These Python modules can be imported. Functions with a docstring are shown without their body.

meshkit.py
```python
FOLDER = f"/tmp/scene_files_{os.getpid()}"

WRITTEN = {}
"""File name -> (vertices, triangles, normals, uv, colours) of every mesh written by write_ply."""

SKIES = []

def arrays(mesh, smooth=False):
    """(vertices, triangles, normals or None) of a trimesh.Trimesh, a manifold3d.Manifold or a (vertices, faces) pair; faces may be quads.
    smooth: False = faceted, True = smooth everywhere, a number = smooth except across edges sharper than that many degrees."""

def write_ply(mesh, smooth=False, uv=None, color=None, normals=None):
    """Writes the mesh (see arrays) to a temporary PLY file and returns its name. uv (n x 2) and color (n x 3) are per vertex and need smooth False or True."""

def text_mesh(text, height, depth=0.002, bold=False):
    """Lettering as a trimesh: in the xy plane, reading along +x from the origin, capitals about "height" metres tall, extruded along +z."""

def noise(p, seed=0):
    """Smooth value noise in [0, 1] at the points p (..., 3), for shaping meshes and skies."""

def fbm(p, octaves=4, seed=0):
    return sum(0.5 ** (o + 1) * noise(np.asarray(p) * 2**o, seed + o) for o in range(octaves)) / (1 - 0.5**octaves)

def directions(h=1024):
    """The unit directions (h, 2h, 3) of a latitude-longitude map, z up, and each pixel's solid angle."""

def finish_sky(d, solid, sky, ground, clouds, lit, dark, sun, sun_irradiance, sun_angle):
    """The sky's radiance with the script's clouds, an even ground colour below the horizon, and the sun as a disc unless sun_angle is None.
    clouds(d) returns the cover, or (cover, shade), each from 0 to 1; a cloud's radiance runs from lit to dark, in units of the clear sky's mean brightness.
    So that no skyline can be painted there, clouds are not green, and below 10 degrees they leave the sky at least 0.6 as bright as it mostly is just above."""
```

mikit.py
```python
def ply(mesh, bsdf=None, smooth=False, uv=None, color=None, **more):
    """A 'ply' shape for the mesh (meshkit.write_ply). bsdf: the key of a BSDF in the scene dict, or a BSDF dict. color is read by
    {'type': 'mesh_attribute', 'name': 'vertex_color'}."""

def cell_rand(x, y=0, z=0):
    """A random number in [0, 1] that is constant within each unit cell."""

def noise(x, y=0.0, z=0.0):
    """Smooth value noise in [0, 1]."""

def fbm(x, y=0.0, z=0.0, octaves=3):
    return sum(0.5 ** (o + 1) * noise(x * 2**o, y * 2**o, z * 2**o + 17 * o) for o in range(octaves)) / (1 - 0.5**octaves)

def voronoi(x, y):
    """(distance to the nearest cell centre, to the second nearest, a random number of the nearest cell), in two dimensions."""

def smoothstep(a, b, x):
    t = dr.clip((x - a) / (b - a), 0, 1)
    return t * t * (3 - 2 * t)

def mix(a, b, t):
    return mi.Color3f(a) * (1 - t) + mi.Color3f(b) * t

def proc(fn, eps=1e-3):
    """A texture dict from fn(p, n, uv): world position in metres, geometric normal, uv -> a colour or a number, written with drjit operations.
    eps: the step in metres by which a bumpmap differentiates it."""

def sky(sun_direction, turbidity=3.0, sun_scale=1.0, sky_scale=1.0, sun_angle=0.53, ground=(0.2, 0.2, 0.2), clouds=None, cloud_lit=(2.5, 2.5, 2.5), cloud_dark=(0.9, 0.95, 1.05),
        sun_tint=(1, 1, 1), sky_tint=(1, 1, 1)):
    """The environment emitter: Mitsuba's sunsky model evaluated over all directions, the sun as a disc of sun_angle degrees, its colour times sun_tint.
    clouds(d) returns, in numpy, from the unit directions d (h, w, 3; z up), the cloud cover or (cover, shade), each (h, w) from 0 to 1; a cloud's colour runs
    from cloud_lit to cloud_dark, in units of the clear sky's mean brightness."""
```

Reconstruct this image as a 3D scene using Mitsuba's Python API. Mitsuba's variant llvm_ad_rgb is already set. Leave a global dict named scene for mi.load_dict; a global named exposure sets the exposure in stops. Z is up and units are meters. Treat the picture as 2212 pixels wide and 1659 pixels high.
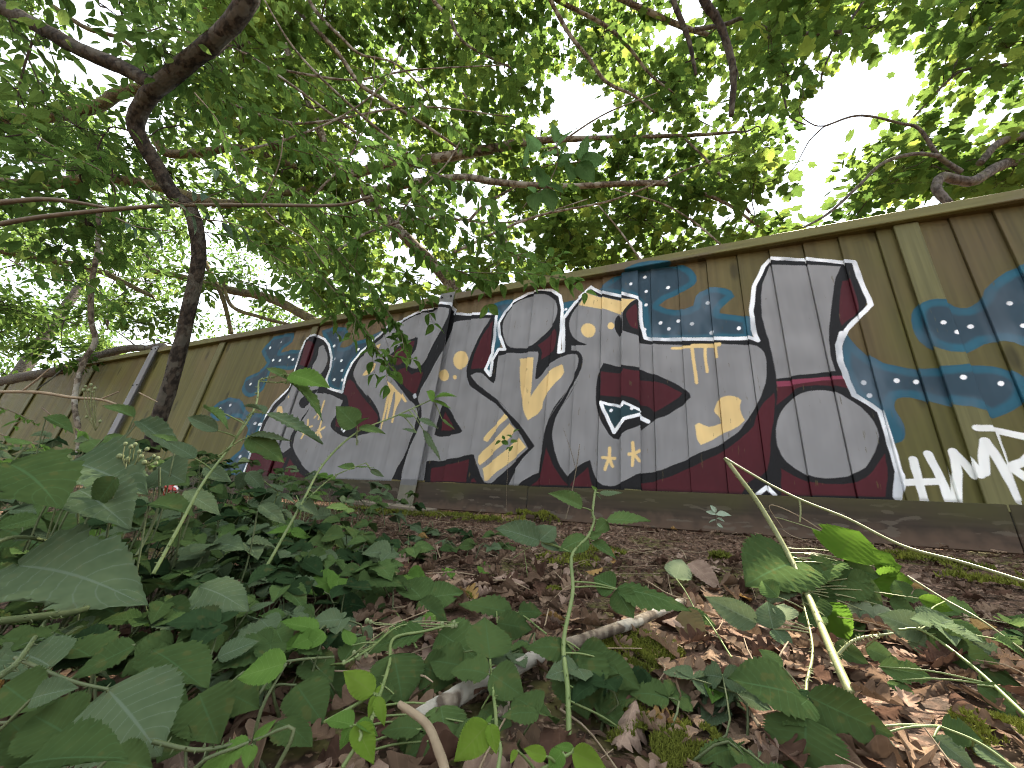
import math, random
import numpy as np
import drjit as dr
import trimesh
import mitsuba as mi
import mikit, meshkit
from mikit import noise, fbm, cell_rand, smoothstep, mix, proc

# ------------------------------------------------------------------ camera, sky, exposure
T = mi.ScalarTransform4f
scene, labels = {}, {}
FWD, UP = np.array((-0.408,0.824,0.394)), np.array((0.067,-0.403,0.913))
FWD, UP = FWD / np.linalg.norm(FWD), UP / np.linalg.norm(UP)
scene['camera'] = {'type': 'perspective', 'fov': 102.44, 'fov_axis': 'x', 'near_clip': 0.02, 'far_clip': 400.0,
                   'to_world': T().look_at(origin=[0, 0, 0], target=FWD.tolist(), up=UP.tolist())}


def cloud_cover(d):
    n = meshkit.fbm(d * 2.2 + 3.1, 4, 5)
    return np.clip(0.62 + 0.9 * n, 0, 1), np.clip(0.9 * meshkit.fbm(d * 3.3 + 9, 3, 8) - 0.15, 0, 1)


SUN = np.array([0.23, 0.453, 0.861])
scene['sky'] = mikit.sky(SUN.tolist(), turbidity=3.5, sun_scale=1.0, sun_angle=1.6, sun_tint=(0.95, 1.0, 1.05), clouds=cloud_cover, cloud_lit=(1.24, 1.31, 1.40), cloud_dark=(0.92, 0.98, 1.06), ground=(0.12, 0.11, 0.08))
exposure = 4.15

# ------------------------------------------------------------------ helpers
rng = np.random.default_rng(7)


def unit(v):
    v = np.asarray(v, float)
    return v / max(np.linalg.norm(v), 1e-9)


def numbered(name):
    if not any(k == name or k.startswith(name + '__') for k in USED):
        USED.add(name)
        return name
    i = 1
    while f'{name}_{i:03d}' in USED:
        i += 1
    USED.add(f'{name}_{i:03d}')
    return f'{name}_{i:03d}'


USED = set()
COUNT = {}


def part_key(parent, name):
    c = COUNT.get((parent, name), 0)
    COUNT[(parent, name)] = c + 1
    return f'{parent}__{name}' + (f'_{c:03d}' if c else '')


def thing(name, label, cat, group=None, kind=None):
    key = numbered(name)
    labels[key] = {'label': label, 'category': cat}
    if group:
        labels[key]['group'] = group
    if kind:
        labels[key]['kind'] = kind
    return key


def part(parent, name, shape, label=None, kind=None):
    key = part_key(parent, name)
    scene[key] = shape
    if label or kind:
        labels[key] = {}
        if label:
            labels[key]['label'] = label
        if kind:
            labels[key]['kind'] = kind
    return key


def lone(name, shape, label, cat, group=None, kind=None):
    key = thing(name, label, cat, group, kind)
    scene[key] = shape
    return key


def structure(name, shape, label):
    scene[name] = shape
    labels[name] = {'label': label, 'category': name, 'kind': 'structure'}


class MB:
    """Collects vertices and triangles (with uv) of one mesh."""

    def __init__(self):
        self.v, self.f, self.u, self.n = [], [], [], 0

    def add(self, v, f, uv=None):
        v = np.asarray(v, float)
        self.v.append(v)
        self.f.append(np.asarray(f, int) + self.n)
        self.u.append(np.zeros((len(v), 2)) if uv is None else np.asarray(uv, float))
        self.n += len(v)
        return self

    def ply(self, bsdf, smooth=True, **k):
        v, f, u = np.vstack(self.v), np.vstack(self.f), np.vstack(self.u)
        if smooth is not True and smooth is not False:
            return mikit.ply(trimesh.Trimesh(v, f, process=False), bsdf, smooth=smooth, **k)
        return mikit.ply(trimesh.Trimesh(v, f, process=False), bsdf, smooth=smooth, uv=u, **k)


def spline(pts, n):
    p = np.asarray(pts, float)
    if len(p) == 2:
        t = np.linspace(0, 1, n)[:, None]
        return p[0] * (1 - t) + p[1] * t
    q = np.vstack([2 * p[0] - p[1], p, 2 * p[-1] - p[-2]])
    out = []
    for s in np.linspace(0, len(p) - 1 - 1e-9, n):
        i = int(s)
        t = s - i
        a, b, c, d = q[i:i + 4]
        out.append(0.5 * (2 * b + (c - a) * t + (2 * a - 5 * b + 4 * c - d) * t * t + (3 * b - a - 3 * c + d) * t ** 3))
    return np.array(out)


def tube(pts, r, n=8, seg=24, bump=0.0, freq=20.0, smooth_path=True, cap=True):
    """(v, f, uv) of a tapering tube along the points; r a number or one radius per given point."""
    p0 = np.asarray(pts, float)
    p = spline(p0, seg) if smooth_path else p0
    r = np.interp(np.linspace(0, 1, len(p)), np.linspace(0, 1, len(np.atleast_1d(r))) if np.ndim(r) else [0, 1], r if np.ndim(r) else [r, r])
    t = np.gradient(p, axis=0)
    t /= np.linalg.norm(t, axis=1, keepdims=True) + 1e-12
    u = unit(np.cross(t[0], [0.31, 0.2, 0.93]))
    v, uv = [], []
    ang = np.arange(n) * 2 * np.pi / n
    along = np.concatenate([[0], np.cumsum(np.linalg.norm(np.diff(p, axis=0), axis=1))])
    for i in range(len(p)):
        u = unit(u - t[i] * (u @ t[i]))
        w = np.cross(t[i], u)
        ring = p[i] + r[i] * (np.cos(ang)[:, None] * u + np.sin(ang)[:, None] * w)
        v.append(ring)
        uv.append(np.stack([np.full(n, along[i]), ang / (2 * np.pi)], 1))
    v = np.vstack(v)
    if bump:
        rr = np.repeat(r, n)[:, None]
        d = v - np.repeat(p, n, 0)
        k = 1 + bump * (meshkit.fbm(v * freq, 3, 3) - 0.5)[:, None] * 2
        v = np.repeat(p, n, 0) + d * k
    f = []
    for i in range(len(p) - 1):
        a = i * n + np.arange(n)
        b = i * n + (np.arange(n) + 1) % n
        f += [np.stack([a, b, b + n], 1), np.stack([a, b + n, a + n], 1)]
    f = np.vstack(f)
    uv = np.vstack(uv)
    if cap:
        m = len(v)
        v = np.vstack([v, p[0], p[-1]])
        uv = np.vstack([uv, [[0, 0]], [[along[-1], 0]]])
        a = np.arange(n)
        b = (a + 1) % n
        e = (len(p) - 1) * n
        f = np.vstack([f, np.stack([b, a, np.full(n, m)], 1), np.stack([a + e, b + e, np.full(n, m + 1)], 1)])
    return v, f, uv


def tube_ply(pts, r, bsdf, **k):
    return MB().add(*tube(pts, r, **k)).ply(bsdf)


def box(x0, x1, y0, y1, z0, z1, c=0.004):
    """A box with chamfered edges."""
    import manifold3d as m3
    pts = []
    for sx in (0, 1):
        for sy in (0, 1):
            for sz in (0, 1):
                x, y, z = (x0, x1)[sx], (y0, y1)[sy], (z0, z1)[sz]
                dx, dy, dz = (c, -c)[sx], (c, -c)[sy], (c, -c)[sz]
                pts += [(x + dx, y + dy, z), (x + dx, y, z + dz), (x, y + dy, z + dz)]
    h = m3.Manifold.hull_points(np.array(pts, float))
    m = h.to_mesh()
    return m.vert_properties[:, :3], m.tri_verts


def frame(base, tip, hint, width=None):
    """to_world that lays a unit leaf (base at 0, tip at +x, upper face +z) from base to tip with its face turned towards hint."""
    x = np.asarray(tip, float) - np.asarray(base, float)
    L = np.linalg.norm(x)
    x = x / L
    z = np.asarray(hint, float)
    z = unit(z - x * (z @ x))
    y = np.cross(z, x)
    w = L if width is None else width
    m = np.eye(4)
    m[:3, 0], m[:3, 1], m[:3, 2], m[:3, 3] = x * L, y * w, z * L, base
    return m


def ground_z(x, y):
    x, y = np.asarray(x, float), np.asarray(y, float)
    z = np.where(y < -1, -0.61, np.where(y < 2.43, -0.36 + 0.25 * y, np.minimum(0.36, 0.2475 + (y - 2.43) * 1.2)))
    p = np.stack([x, y, np.zeros_like(x)], -1)
    return z + 0.05 * (meshkit.fbm(p * 2.3 + 5, 3, 2) - 0.5) * np.clip(1 - (y - 1.6) / 1.2, 0.25, 1) + 0.014 * (meshkit.fbm(p * 17, 3, 4) - 0.5)


# ------------------------------------------------------------------ materials
PAINT = [
(0,0,30,'-4088 1908 -3944 1923 -3777 1925 -3732 1837 -3781 1778 -3844 1737 -3857 1699 -3717 1707 -3554 1696 -3525 1502 -3629 1474 -3824 1507 -3912 1476 -3914 1400 -3906 1324 -3961 1253 -4062 1207 -4190 1244 -4268 1334 -4279 1421 -4196 1469 -4086 1507 -4034 1550 -4015 1596 -4128 1688 -4178 1743 -4157 1807 -4112 1869'),
(0,0,30,'-4634 1060 -4589 1177 -4426 1234 -4193 1195 -4044 1061 -3868 1029 -3724 1048 -3753 948 -3758 701 -3724 419 -4082 420 -4076 509 -4007 599 -3883 713 -3903 840 -3967 924 -4075 988 -4198 1011 -4332 984 -4477 970'),
(0,0,30,'-3181 1706 -3291 1796 -3344 1882 -3268 1903 -3128 1899 -3012 1874 -2973 1815 -2969 1755 -3019 1701 -3021 1657 -2948 1649 -2863 1697 -2719 1715 -2566 1774 -2543 1699 -2618 1652 -2719 1565 -2809 1470 -2841 1329 -2809 1174 -3003 1226 -3076 1348 -3073 1496'),
(0,0,30,'-1527 1806 -1445 1866 -1343 1893 -1270 1886 -1243 1831 -1318 1778 -1356 1675 -1320 1451 -1364 1238 -1419 1272 -1382 1572 -1394 1768'),
(0,0,30,'-864 1775 -775 1786 -748 1776 -834 1658'),
(0,0,30,'-582 1853 -503 1915 -421 1985 -339 2019 -219 2019 -104 1985 -32 1933 30 1880 54 1807 22 1748 -58 1708 -146 1677 -184 1637 -120 1590 -15 1581 -47 1580 17 1599 40 1694 123 1726 232 1687 252 1631 161 1551 159 1523 318 1471 314 1320 -59 1356 -234 1385 -277 1399 -299 1667 -420 1756 -569 1814'),
(0,0,30,'1015 1358 1046 1417 1101 1437 1169 1421 1195 1381 1245 1376 1293 1416 1331 1486 1402 1550 1486 1585 1566 1602 1557 1369 1431 1120 1368 1147 1334 1179 1256 1183 1207 1150 1160 1124 1080 1142 1025 1191 1007 1275'),
(0,0,30,'739 1311 783 1192 851 1116 876 1104 976 1065 1075 1063 1187 1068 1263 1054 1304 1024 1332 986 1329 935 1303 881 1243 834 1177 806 1134 850 1020 878 945 918 881 924 858 898 854 856 874 801 872 749 855 709 822 695 812 710 809 803 786 871 752 910 712 950 699 1016 689 1132'),
(1,13,0,'-3919 1832 -3917 1835'),
(1,13,0,'-4056 1770 -4054 1773'),
(1,13,0,'-3943 1620 -3941 1623'),
(1,13,0,'-3825 1602 -3823 1605'),
(1,13,0,'-3694 1624 -3692 1627'),
(1,13,0,'-3632 1592 -3630 1595'),
(1,13,0,'-4154 1363 -4152 1366'),
(1,13,0,'-3112 1684 -3110 1687'),
(1,13,0,'-3051 1537 -3049 1540'),
(1,13,0,'-2955 1514 -2953 1517'),
(1,13,0,'-2914 1409 -2912 1412'),
(1,13,0,'-2974 1321 -2972 1324'),
(1,13,0,'-2861 1306 -2859 1309'),
(1,13,0,'-3087 1778 -3085 1781'),
(1,13,0,'-2782 1608 -2780 1611'),
(1,13,0,'-4498 1111 -4496 1114'),
(1,13,0,'-4347 1141 -4345 1144'),
(1,13,0,'-3850 933 -3848 936'),
(1,13,0,'-3786 925 -3784 928'),
(1,13,0,'-3840 932 -3838 935'),
(1,13,0,'-3772 925 -3770 928'),
(1,13,0,'-3798 809 -3796 812'),
(1,13,0,'-3822 723 -3820 726'),
(1,13,0,'-3791 664 -3789 667'),
(1,13,0,'-3876 606 -3874 609'),
(1,13,0,'-3812 558 -3810 561'),
(1,13,0,'-3943 518 -3941 521'),
(1,10,0,'-273 1884 -271 1887'),
(1,10,0,'-376 1827 -374 1830'),
(1,10,0,'-267 1766 -265 1769'),
(1,10,0,'-129 1771 -127 1774'),
(1,10,0,'100 1609 102 1612'),
(1,10,0,'-271 1657 -269 1660'),
(1,10,0,'-184 1501 -182 1504'),
(1,10,0,'-79 1506 -77 1509'),
(1,10,0,'1 1468 3 1471'),
(1,10,0,'-135 1453 -133 1456'),
(1,10,0,'105 1391 107 1394'),
(1,10,0,'-285 1468 -283 1471'),
(1,10,0,'-826 1712 -824 1715'),
(1,10,0,'100 1611 102 1614'),
(1,10,0,'0 1470 2 1473'),
(1,10,0,'250 1403 252 1406'),
(1,10,0,'105 1392 107 1395'),
(1,10,0,'1109 1296 1111 1299'),
(1,10,0,'1221 1270 1223 1273'),
(1,10,0,'1145 1236 1147 1239'),
(1,10,0,'1383 1378 1385 1381'),
(1,10,0,'1394 1253 1396 1256'),
(1,10,0,'765 1011 767 1014'),
(1,10,0,'891 1010 893 1013'),
(1,10,0,'962 1000 964 1003'),
(1,10,0,'1112 999 1114 1002'),
(1,10,0,'1248 967 1250 970'),
(1,10,0,'777 942 779 945'),
(2,0,0,'-3716 401 -3758 587 -3768 710 -3763 809 -3744 957 -3711 1025 -3685 1107 -3650 1155 -3539 1283 -3537 1370 -3557 1498 -3566 1659 -3555 1799 -3512 1825 -3390 1833 -3274 1779 -3181 1706 -3099 1563 -3068 1438 -3082 1341 -3008 1240 -2822 1188 -2833 1328 -2809 1470 -2734 1588 -2736 1591 -2578 1729 -2491 1810 -2341 1856 -2184 1918 -2041 1930 -2005 1963 -1858 1930 -1790 1864 -1768 1816 -1673 1801 -1434 1772 -1394 1768 -1384 1573 -1380 1418 -1420 1282 -1373 1229 -1377 1357 -1334 1443 -1290 1443 -1346 1568 -1364 1676 -1323 1778 -1266 1852 -1142 1918 -1045 1933 -948 1908 -878 1841 -850 1721 -850 1550 -855 1369 -827 1370 -839 1638 -756 1767 -647 1876 -569 1814 -420 1756 -326 1705 -307 1678 -298 1491 -277 1404 -234 1385 142 1345 296 1332 336 1312 324 1380 328 1518 360 1679 424 1822 465 1860 640 1818 847 1747 856 1643 873 1457 747 1321 699 1233 691 1142 700 1044 715 949 762 905 800 855 805 761 810 642 810 508 785 439 315 424 -104 437 -243 432 -415 438 -421 415 -534 410 -569 443 -596 437 -1062 434 -1091 408 -1128 439 -1707 445 -1739 411 -1773 426 -1770 455 -2072 451 -2071 408 -2130 423 -2141 440 -2411 437 -2835 429'),
(3,0,0,'-3744 683 -3634 639 -3497 589 -3368 584 -3227 615 -3157 556 -3070 494 -2937 431 -3673 418 -3717 462 -3746 600'),
(2,28,0,'-3229 603 -3244 508 -3232 429'),
(3,0,0,'-3520 1774 -3460 1771 -3384 1738 -3355 1635 -3361 1539 -3374 1481 -3498 1507 -3510 1599 -3523 1716'),
(3,0,0,'-2803 1292 -2777 1310 -2716 1272 -2620 1175 -2515 1087 -2436 1028 -2346 947 -2349 906 -2354 877 -2446 851 -2515 817 -2568 865 -2677 959 -2707 1066 -2751 1145 -2801 1174'),
(3,0,0,'-2802 939 -2761 956 -2742 925 -2742 864 -2787 877'),
(3,0,0,'-2336 1533 -2263 1591 -2177 1625 -2146 1617 -2142 1570 -2158 1519 -2192 1458 -2218 1421 -2283 1395 -2364 1449 -2370 1496'),
(3,0,0,'-2065 1319 -1996 1312 -2000 1246 -2012 1157 -2023 1122 -2091 1150 -2181 1229 -2269 1317 -2257 1354 -2191 1374 -2101 1297'),
(3,0,0,'-1710 960 -1594 819 -1636 812 -1715 816 -1720 892'),
(3,0,0,'-1736 539 -1630 555 -1445 603 -1439 553 -1440 449 -1681 448 -1697 418 -1720 417 -1741 524'),
(3,0,0,'-1405 466 -1386 476 -1366 451 -1403 450'),
(3,0,0,'-1417 1706 -1413 1576 -1395 1379 -1433 1298 -1547 1299 -1536 1435 -1497 1577 -1454 1657'),
(3,0,0,'-899 1557 -881 1515 -886 1382 -924 1358 -983 1322 -980 1392 -1020 1441 -952 1486'),
(3,0,0,'-893 678 -846 580 -779 487 -740 451 -975 443 -923 479 -905 587'),
(3,0,0,'-725 449 -698 489 -622 565 -606 491 -589 445'),
(3,0,0,'-318 474 -229 490 -57 569 104 654 183 718 287 821 363 919 361 839 324 723 317 623 292 544 216 512 172 437 -231 439 -244 407 -306 407'),
(3,0,0,'-380 1633 -341 1660 -330 1615 -332 1460 -373 1483 -400 1542 -404 1599'),
(3,0,0,'787 1636 818 1640 825 1485 816 1417 732 1352 732 1441'),
(7,0,0,'398 1045 531 1053 695 1055 699 1035 568 1035 456 1009 397 1013'),
(3,0,0,'394 1013 472 1021 568 1035 695 1035 709 983 592 1015 483 1007 444 965 383 911'),
(3,0,0,'375 978 378 916 335 755 323 656 293 568 245 568 244 756 302 902'),
(3,0,0,'359 570 424 525 494 498 631 502 708 547 778 649 772 563 742 451 342 437'),
(4,0,0,'-3689 788 -3690 854 -3681 948 -3649 1036 -3593 1117 -3536 1177 -3496 1252 -3449 1334 -3373 1372 -3259 1320 -3231 1360 -3154 1389 -3138 1222 -3155 1075 -3233 934 -3285 845 -3296 782 -3275 719 -3255 695 -3310 645 -3463 702'),
(2,0,0,'-3330 1110 -3318 1164 -3220 1227 -3138 1242 -3182 1096 -3236 1059 -3292 1065'),
(4,0,0,'-3308 1691 -3268 1716 -3179 1631 -3136 1545 -3132 1465 -3157 1397 -3228 1332 -3322 1469 -3287 1583'),
(4,0,0,'-3157 1202 -2995 1186 -2786 1111 -2801 1001 -2843 922 -2842 872 -2774 823 -2633 775 -2513 770 -2517 780 -2383 812 -2304 853 -2302 905 -2340 970 -2438 1077 -2523 1156 -2523 1134 -2693 1274 -2756 1352 -2760 1420 -2735 1514 -2690 1551 -2562 1677 -2448 1768 -2340 1824 -2172 1898 -2037 1883 -1995 1919 -1908 1904 -1862 1881 -1856 1820 -1894 1704 -1942 1579 -1974 1479 -2029 1365 -2079 1345 -2149 1376 -2183 1424 -2119 1508 -2111 1590 -2121 1644 -2163 1657 -2276 1613 -2355 1548 -2401 1499 -2393 1419 -2338 1329 -2276 1267 -2189 1181 -2046 1053 -2053 1065 -2009 1037 -1980 1001 -1963 972 -1958 922 -1964 883 -1961 817 -1976 764 -1990 684 -2010 616 -2044 529 -2074 432 -2076 408 -2120 416 -2140 440 -2538 429 -2830 426 -2870 458 -2999 518 -3120 604 -3215 701 -3245 756 -3246 825 -3210 920 -3158 1062'),
(4,0,0,'-1785 1748 -1802 1652 -1833 1508 -1875 1425 -1937 1259 -1995 1114 -1988 1070 -1939 1016 -1918 948 -1919 882 -1929 817 -1947 763 -1972 663 -1987 575 -1992 499 -1985 430 -1843 430 -1843 454 -1781 456 -1791 573 -1799 585 -1766 594 -1671 590 -1573 609 -1440 637 -1410 634 -1400 606 -1315 453 -1259 448 -1248 453 -1135 561 -1018 678 -1033 702 -1084 783 -1153 851 -1269 986 -1437 1091 -1538 1159 -1544 1175 -1577 1256 -1582 1337 -1560 1448 -1520 1591 -1452 1731 -1451 1740 -1625 1752 -1759 1754'),
(2,0,0,'-1742 1040 -1715 1028 -1666 965 -1604 888 -1534 806 -1550 788 -1634 774 -1721 768 -1766 782 -1761 872 -1753 974'),
(3,0,0,'-1710 960 -1594 819 -1636 812 -1715 816 -1720 892'),
(4,0,0,'-1100 1888 -1022 1890 -953 1855 -902 1793 -885 1706 -898 1637 -940 1563 -1007 1493 -1083 1428 -1187 1436 -1257 1454 -1306 1531 -1329 1628 -1321 1724 -1271 1814 -1187 1871'),
(4,0,0,'-1330 1390 -1260 1402 -1089 1390 -1013 1387 -1004 1357 -1017 1255 -1015 1168 -987 1175 -934 1266 -852 1320 -769 1348 -727 1336 -708 1289 -721 1219 -756 1117 -822 994 -887 881 -769 1087 -851 974 -893 876 -911 804 -925 686 -935 526 -981 503 -1041 465 -1069 423 -1092 413 -1129 443 -1071 585 -975 695 -1081 833 -1179 921 -1284 1027 -1194 952 -1277 1027 -1405 1118 -1495 1186 -1538 1246 -1493 1266 -1441 1258 -1383 1197 -1339 1165 -1325 1197 -1331 1294'),
(4,0,0,'-672 1834 -568 1775 -436 1722 -341 1695 -388 1668 -429 1632 -428 1464 -358 1430 -321 1412 -314 1373 -235 1349 -62 1331 -61 1315 190 1304 321 1281 355 1244 366 1175 361 1127 358 1087 342 1024 288 912 206 784 127 719 66 680 -54 631 -116 594 -241 539 -323 534 -415 485 -474 453 -549 460 -585 527 -609 609 -652 590 -715 537 -747 509 -782 544 -827 632 -857 732 -859 811 -837 899 -781 1020 -707 1134 -818 944 -747 1100 -692 1199 -679 1286 -694 1333 -728 1364 -769 1376 -768 1410 -672 1394 -660 1404 -714 1427 -759 1470 -788 1532 -798 1612 -770 1688 -721 1761'),
(2,0,0,'-447 1608 -431 1575 -428 1446 -443 1439 -470 1488 -478 1545 -463 1594'),
(2,0,0,'-543 1246 -433 1210 -324 1187 -206 1129 -108 1070 -40 1005 -34 975 -82 933 -100 920 -167 872 -232 848 -313 785 -320 811 -422 773 -443 733 -485 740 -544 832 -580 934 -590 1024 -583 1147'),
(3,0,0,'-554 1184 -431 1165 -424 1185 -321 1158 -316 1106 -233 1094 -159 1067 -80 1007 -98 979 -164 938 -231 896 -271 935 -318 945 -339 977 -423 1006 -557 1020'),
(6,0,0,'-555 973 -430 943 -416 958 -319 900 -319 874 -416 851 -437 836 -471 773'),
(4,0,0,'457 1820 635 1779 794 1736 754 1654 705 1475 662 1294 656 1173 658 1082 535 1080 400 1062 403 1114 391 1290 377 1435 382 1585 412 1714'),
(4,0,0,'587 984 649 966 719 899 759 825 776 754 759 686 706 597 645 546 547 525 475 534 400 586 358 664 355 754 380 846 439 930 513 979'),
(5,0,0,'-1580 1379 -1582 1338 -1603 1310 -1637 1302 -1675 1316 -1708 1350 -1726 1394 -1724 1437 -1703 1466 -1668 1473 -1629 1458 -1597 1423'),
(5,0,0,'-1738 1263 -1739 1238 -1753 1220 -1775 1215 -1801 1224 -1823 1244 -1835 1271 -1834 1298 -1820 1316 -1797 1321 -1771 1312 -1750 1290'),
(5,0,0,'-1664 1243 -1666 1229 -1677 1224 -1691 1231 -1699 1245 -1696 1259 -1685 1264 -1671 1257'),
(5,0,0,'-603 1506 -609 1478 -626 1459 -652 1455 -678 1466 -698 1490 -706 1521 -700 1550 -682 1569 -656 1573 -630 1561 -610 1537'),
(5,0,0,'-476 1520 -483 1501 -500 1496 -517 1506 -524 1527 -517 1546 -500 1552 -483 1541'),
(5,0,0,'-3499 1030 -3490 997 -3496 974 -3515 966 -3543 976 -3573 1001 -3595 1034 -3605 1067 -3600 1091 -3580 1099 -3551 1089 -3522 1063'),
(5,0,0,'-3469 1176 -3467 1163 -3477 1157 -3493 1164 -3505 1178 -3507 1192 -3496 1198 -3481 1191'),
(5,0,0,'-2639 1335 -2582 1437 -2531 1449 -2512 1424 -2536 1366 -2601 1326'),
(5,0,0,'-2571 1628 -2531 1638 -2545 1570 -2568 1593'),
(5,0,0,'-2371 1294 -2337 1253 -2295 1231 -2239 1184 -2186 1144 -2158 1118 -2147 1130 -2085 1061 -2100 1053 -2153 1100 -2187 999 -2184 890 -2202 893 -2203 1017 -2230 1153 -2245 1154 -2248 1115 -2241 920 -2257 918 -2277 1092 -2274 915 -2280 841 -2289 838 -2298 1022 -2301 1164 -2324 1233'),
(5,9,0,'-3006 1117 -3008 946'),
(5,9,0,'-3073 1032 -3002 971'),
(5,9,0,'-3076 967 -3023 1023'),
(5,9,0,'-2967 926 -2967 765'),
(5,9,0,'-2994 821 -2917 874'),
(5,9,0,'-2977 851 -2917 783'),
(5,9,0,'-3142 944 -3113 867'),
(5,9,0,'-3126 867 -3072 888'),
(5,9,0,'-3136 811 -3148 780'),
(5,9,0,'-3157 830 -3074 804'),
(5,0,0,'-1149 1348 -1043 1342 -1038 1156 -1036 1040 -976 1143 -914 1227 -831 1270 -816 1255 -806 1191 -880 1118 -940 1026 -949 933 -1036 870 -1067 921 -1123 1108'),
(5,0,0,'-1215 924 -1188 895 -1265 821 -1324 727 -1353 738 -1353 767 -1278 846'),
(5,0,0,'-1171 856 -1122 809 -1158 752 -1252 663 -1353 564 -1374 581 -1374 638 -1287 720'),
(5,0,0,'-1089 751 -1032 686 -1115 608 -1216 528 -1284 463 -1306 464 -1332 542 -1229 623'),
(5,0,0,'-679 1830 -568 1771 -436 1718 -349 1695 -388 1668 -430 1608 -540 1666 -728 1733'),
(5,9,0,'-495 616 -492 678'),
(5,9,0,'-495 616 -533 617'),
(5,9,0,'-495 616 -463 616'),
(5,9,0,'-495 616 -517 551'),
(5,9,0,'-495 616 -474 569'),
(5,9,0,'-365 639 -368 705'),
(5,9,0,'-365 639 -387 636'),
(5,9,0,'-365 639 -330 655'),
(5,9,0,'-365 639 -370 572'),
(5,9,0,'-365 639 -329 598'),
(5,0,0,'81 912 106 960 149 976 201 969 219 947 206 906 213 864 225 830 190 797 125 765 46 713 1 696 -18 734 -22 810 0 823 23 809 58 794 112 816 109 854 82 883'),
(5,9,0,'-119 1311 -43 1311 139 1301 -8 1318 142 1308'),
(5,9,0,'-10 1299 3 1069'),
(5,8,0,'61 1291 63 1137'),
(5,7,0,'119 1308 121 1225'),
(1,11,0,'-3757 474 -3758 587 -3768 710 -3763 809 -3735 967 -3711 1025 -3685 1107 -3650 1155 -3539 1283 -3537 1370 -3557 1498 -3566 1659 -3555 1799 -3512 1825 -3388 1829 -3274 1779 -3181 1706 -3099 1563 -3068 1438 -3082 1341 -3008 1240 -2822 1188 -2833 1328 -2809 1470 -2734 1588 -2736 1591 -2578 1729 -2491 1810 -2341 1856 -2184 1918 -2040 1928 -2040 1958 -1953 1954 -1858 1930 -1790 1864 -1795 1837'),
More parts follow.
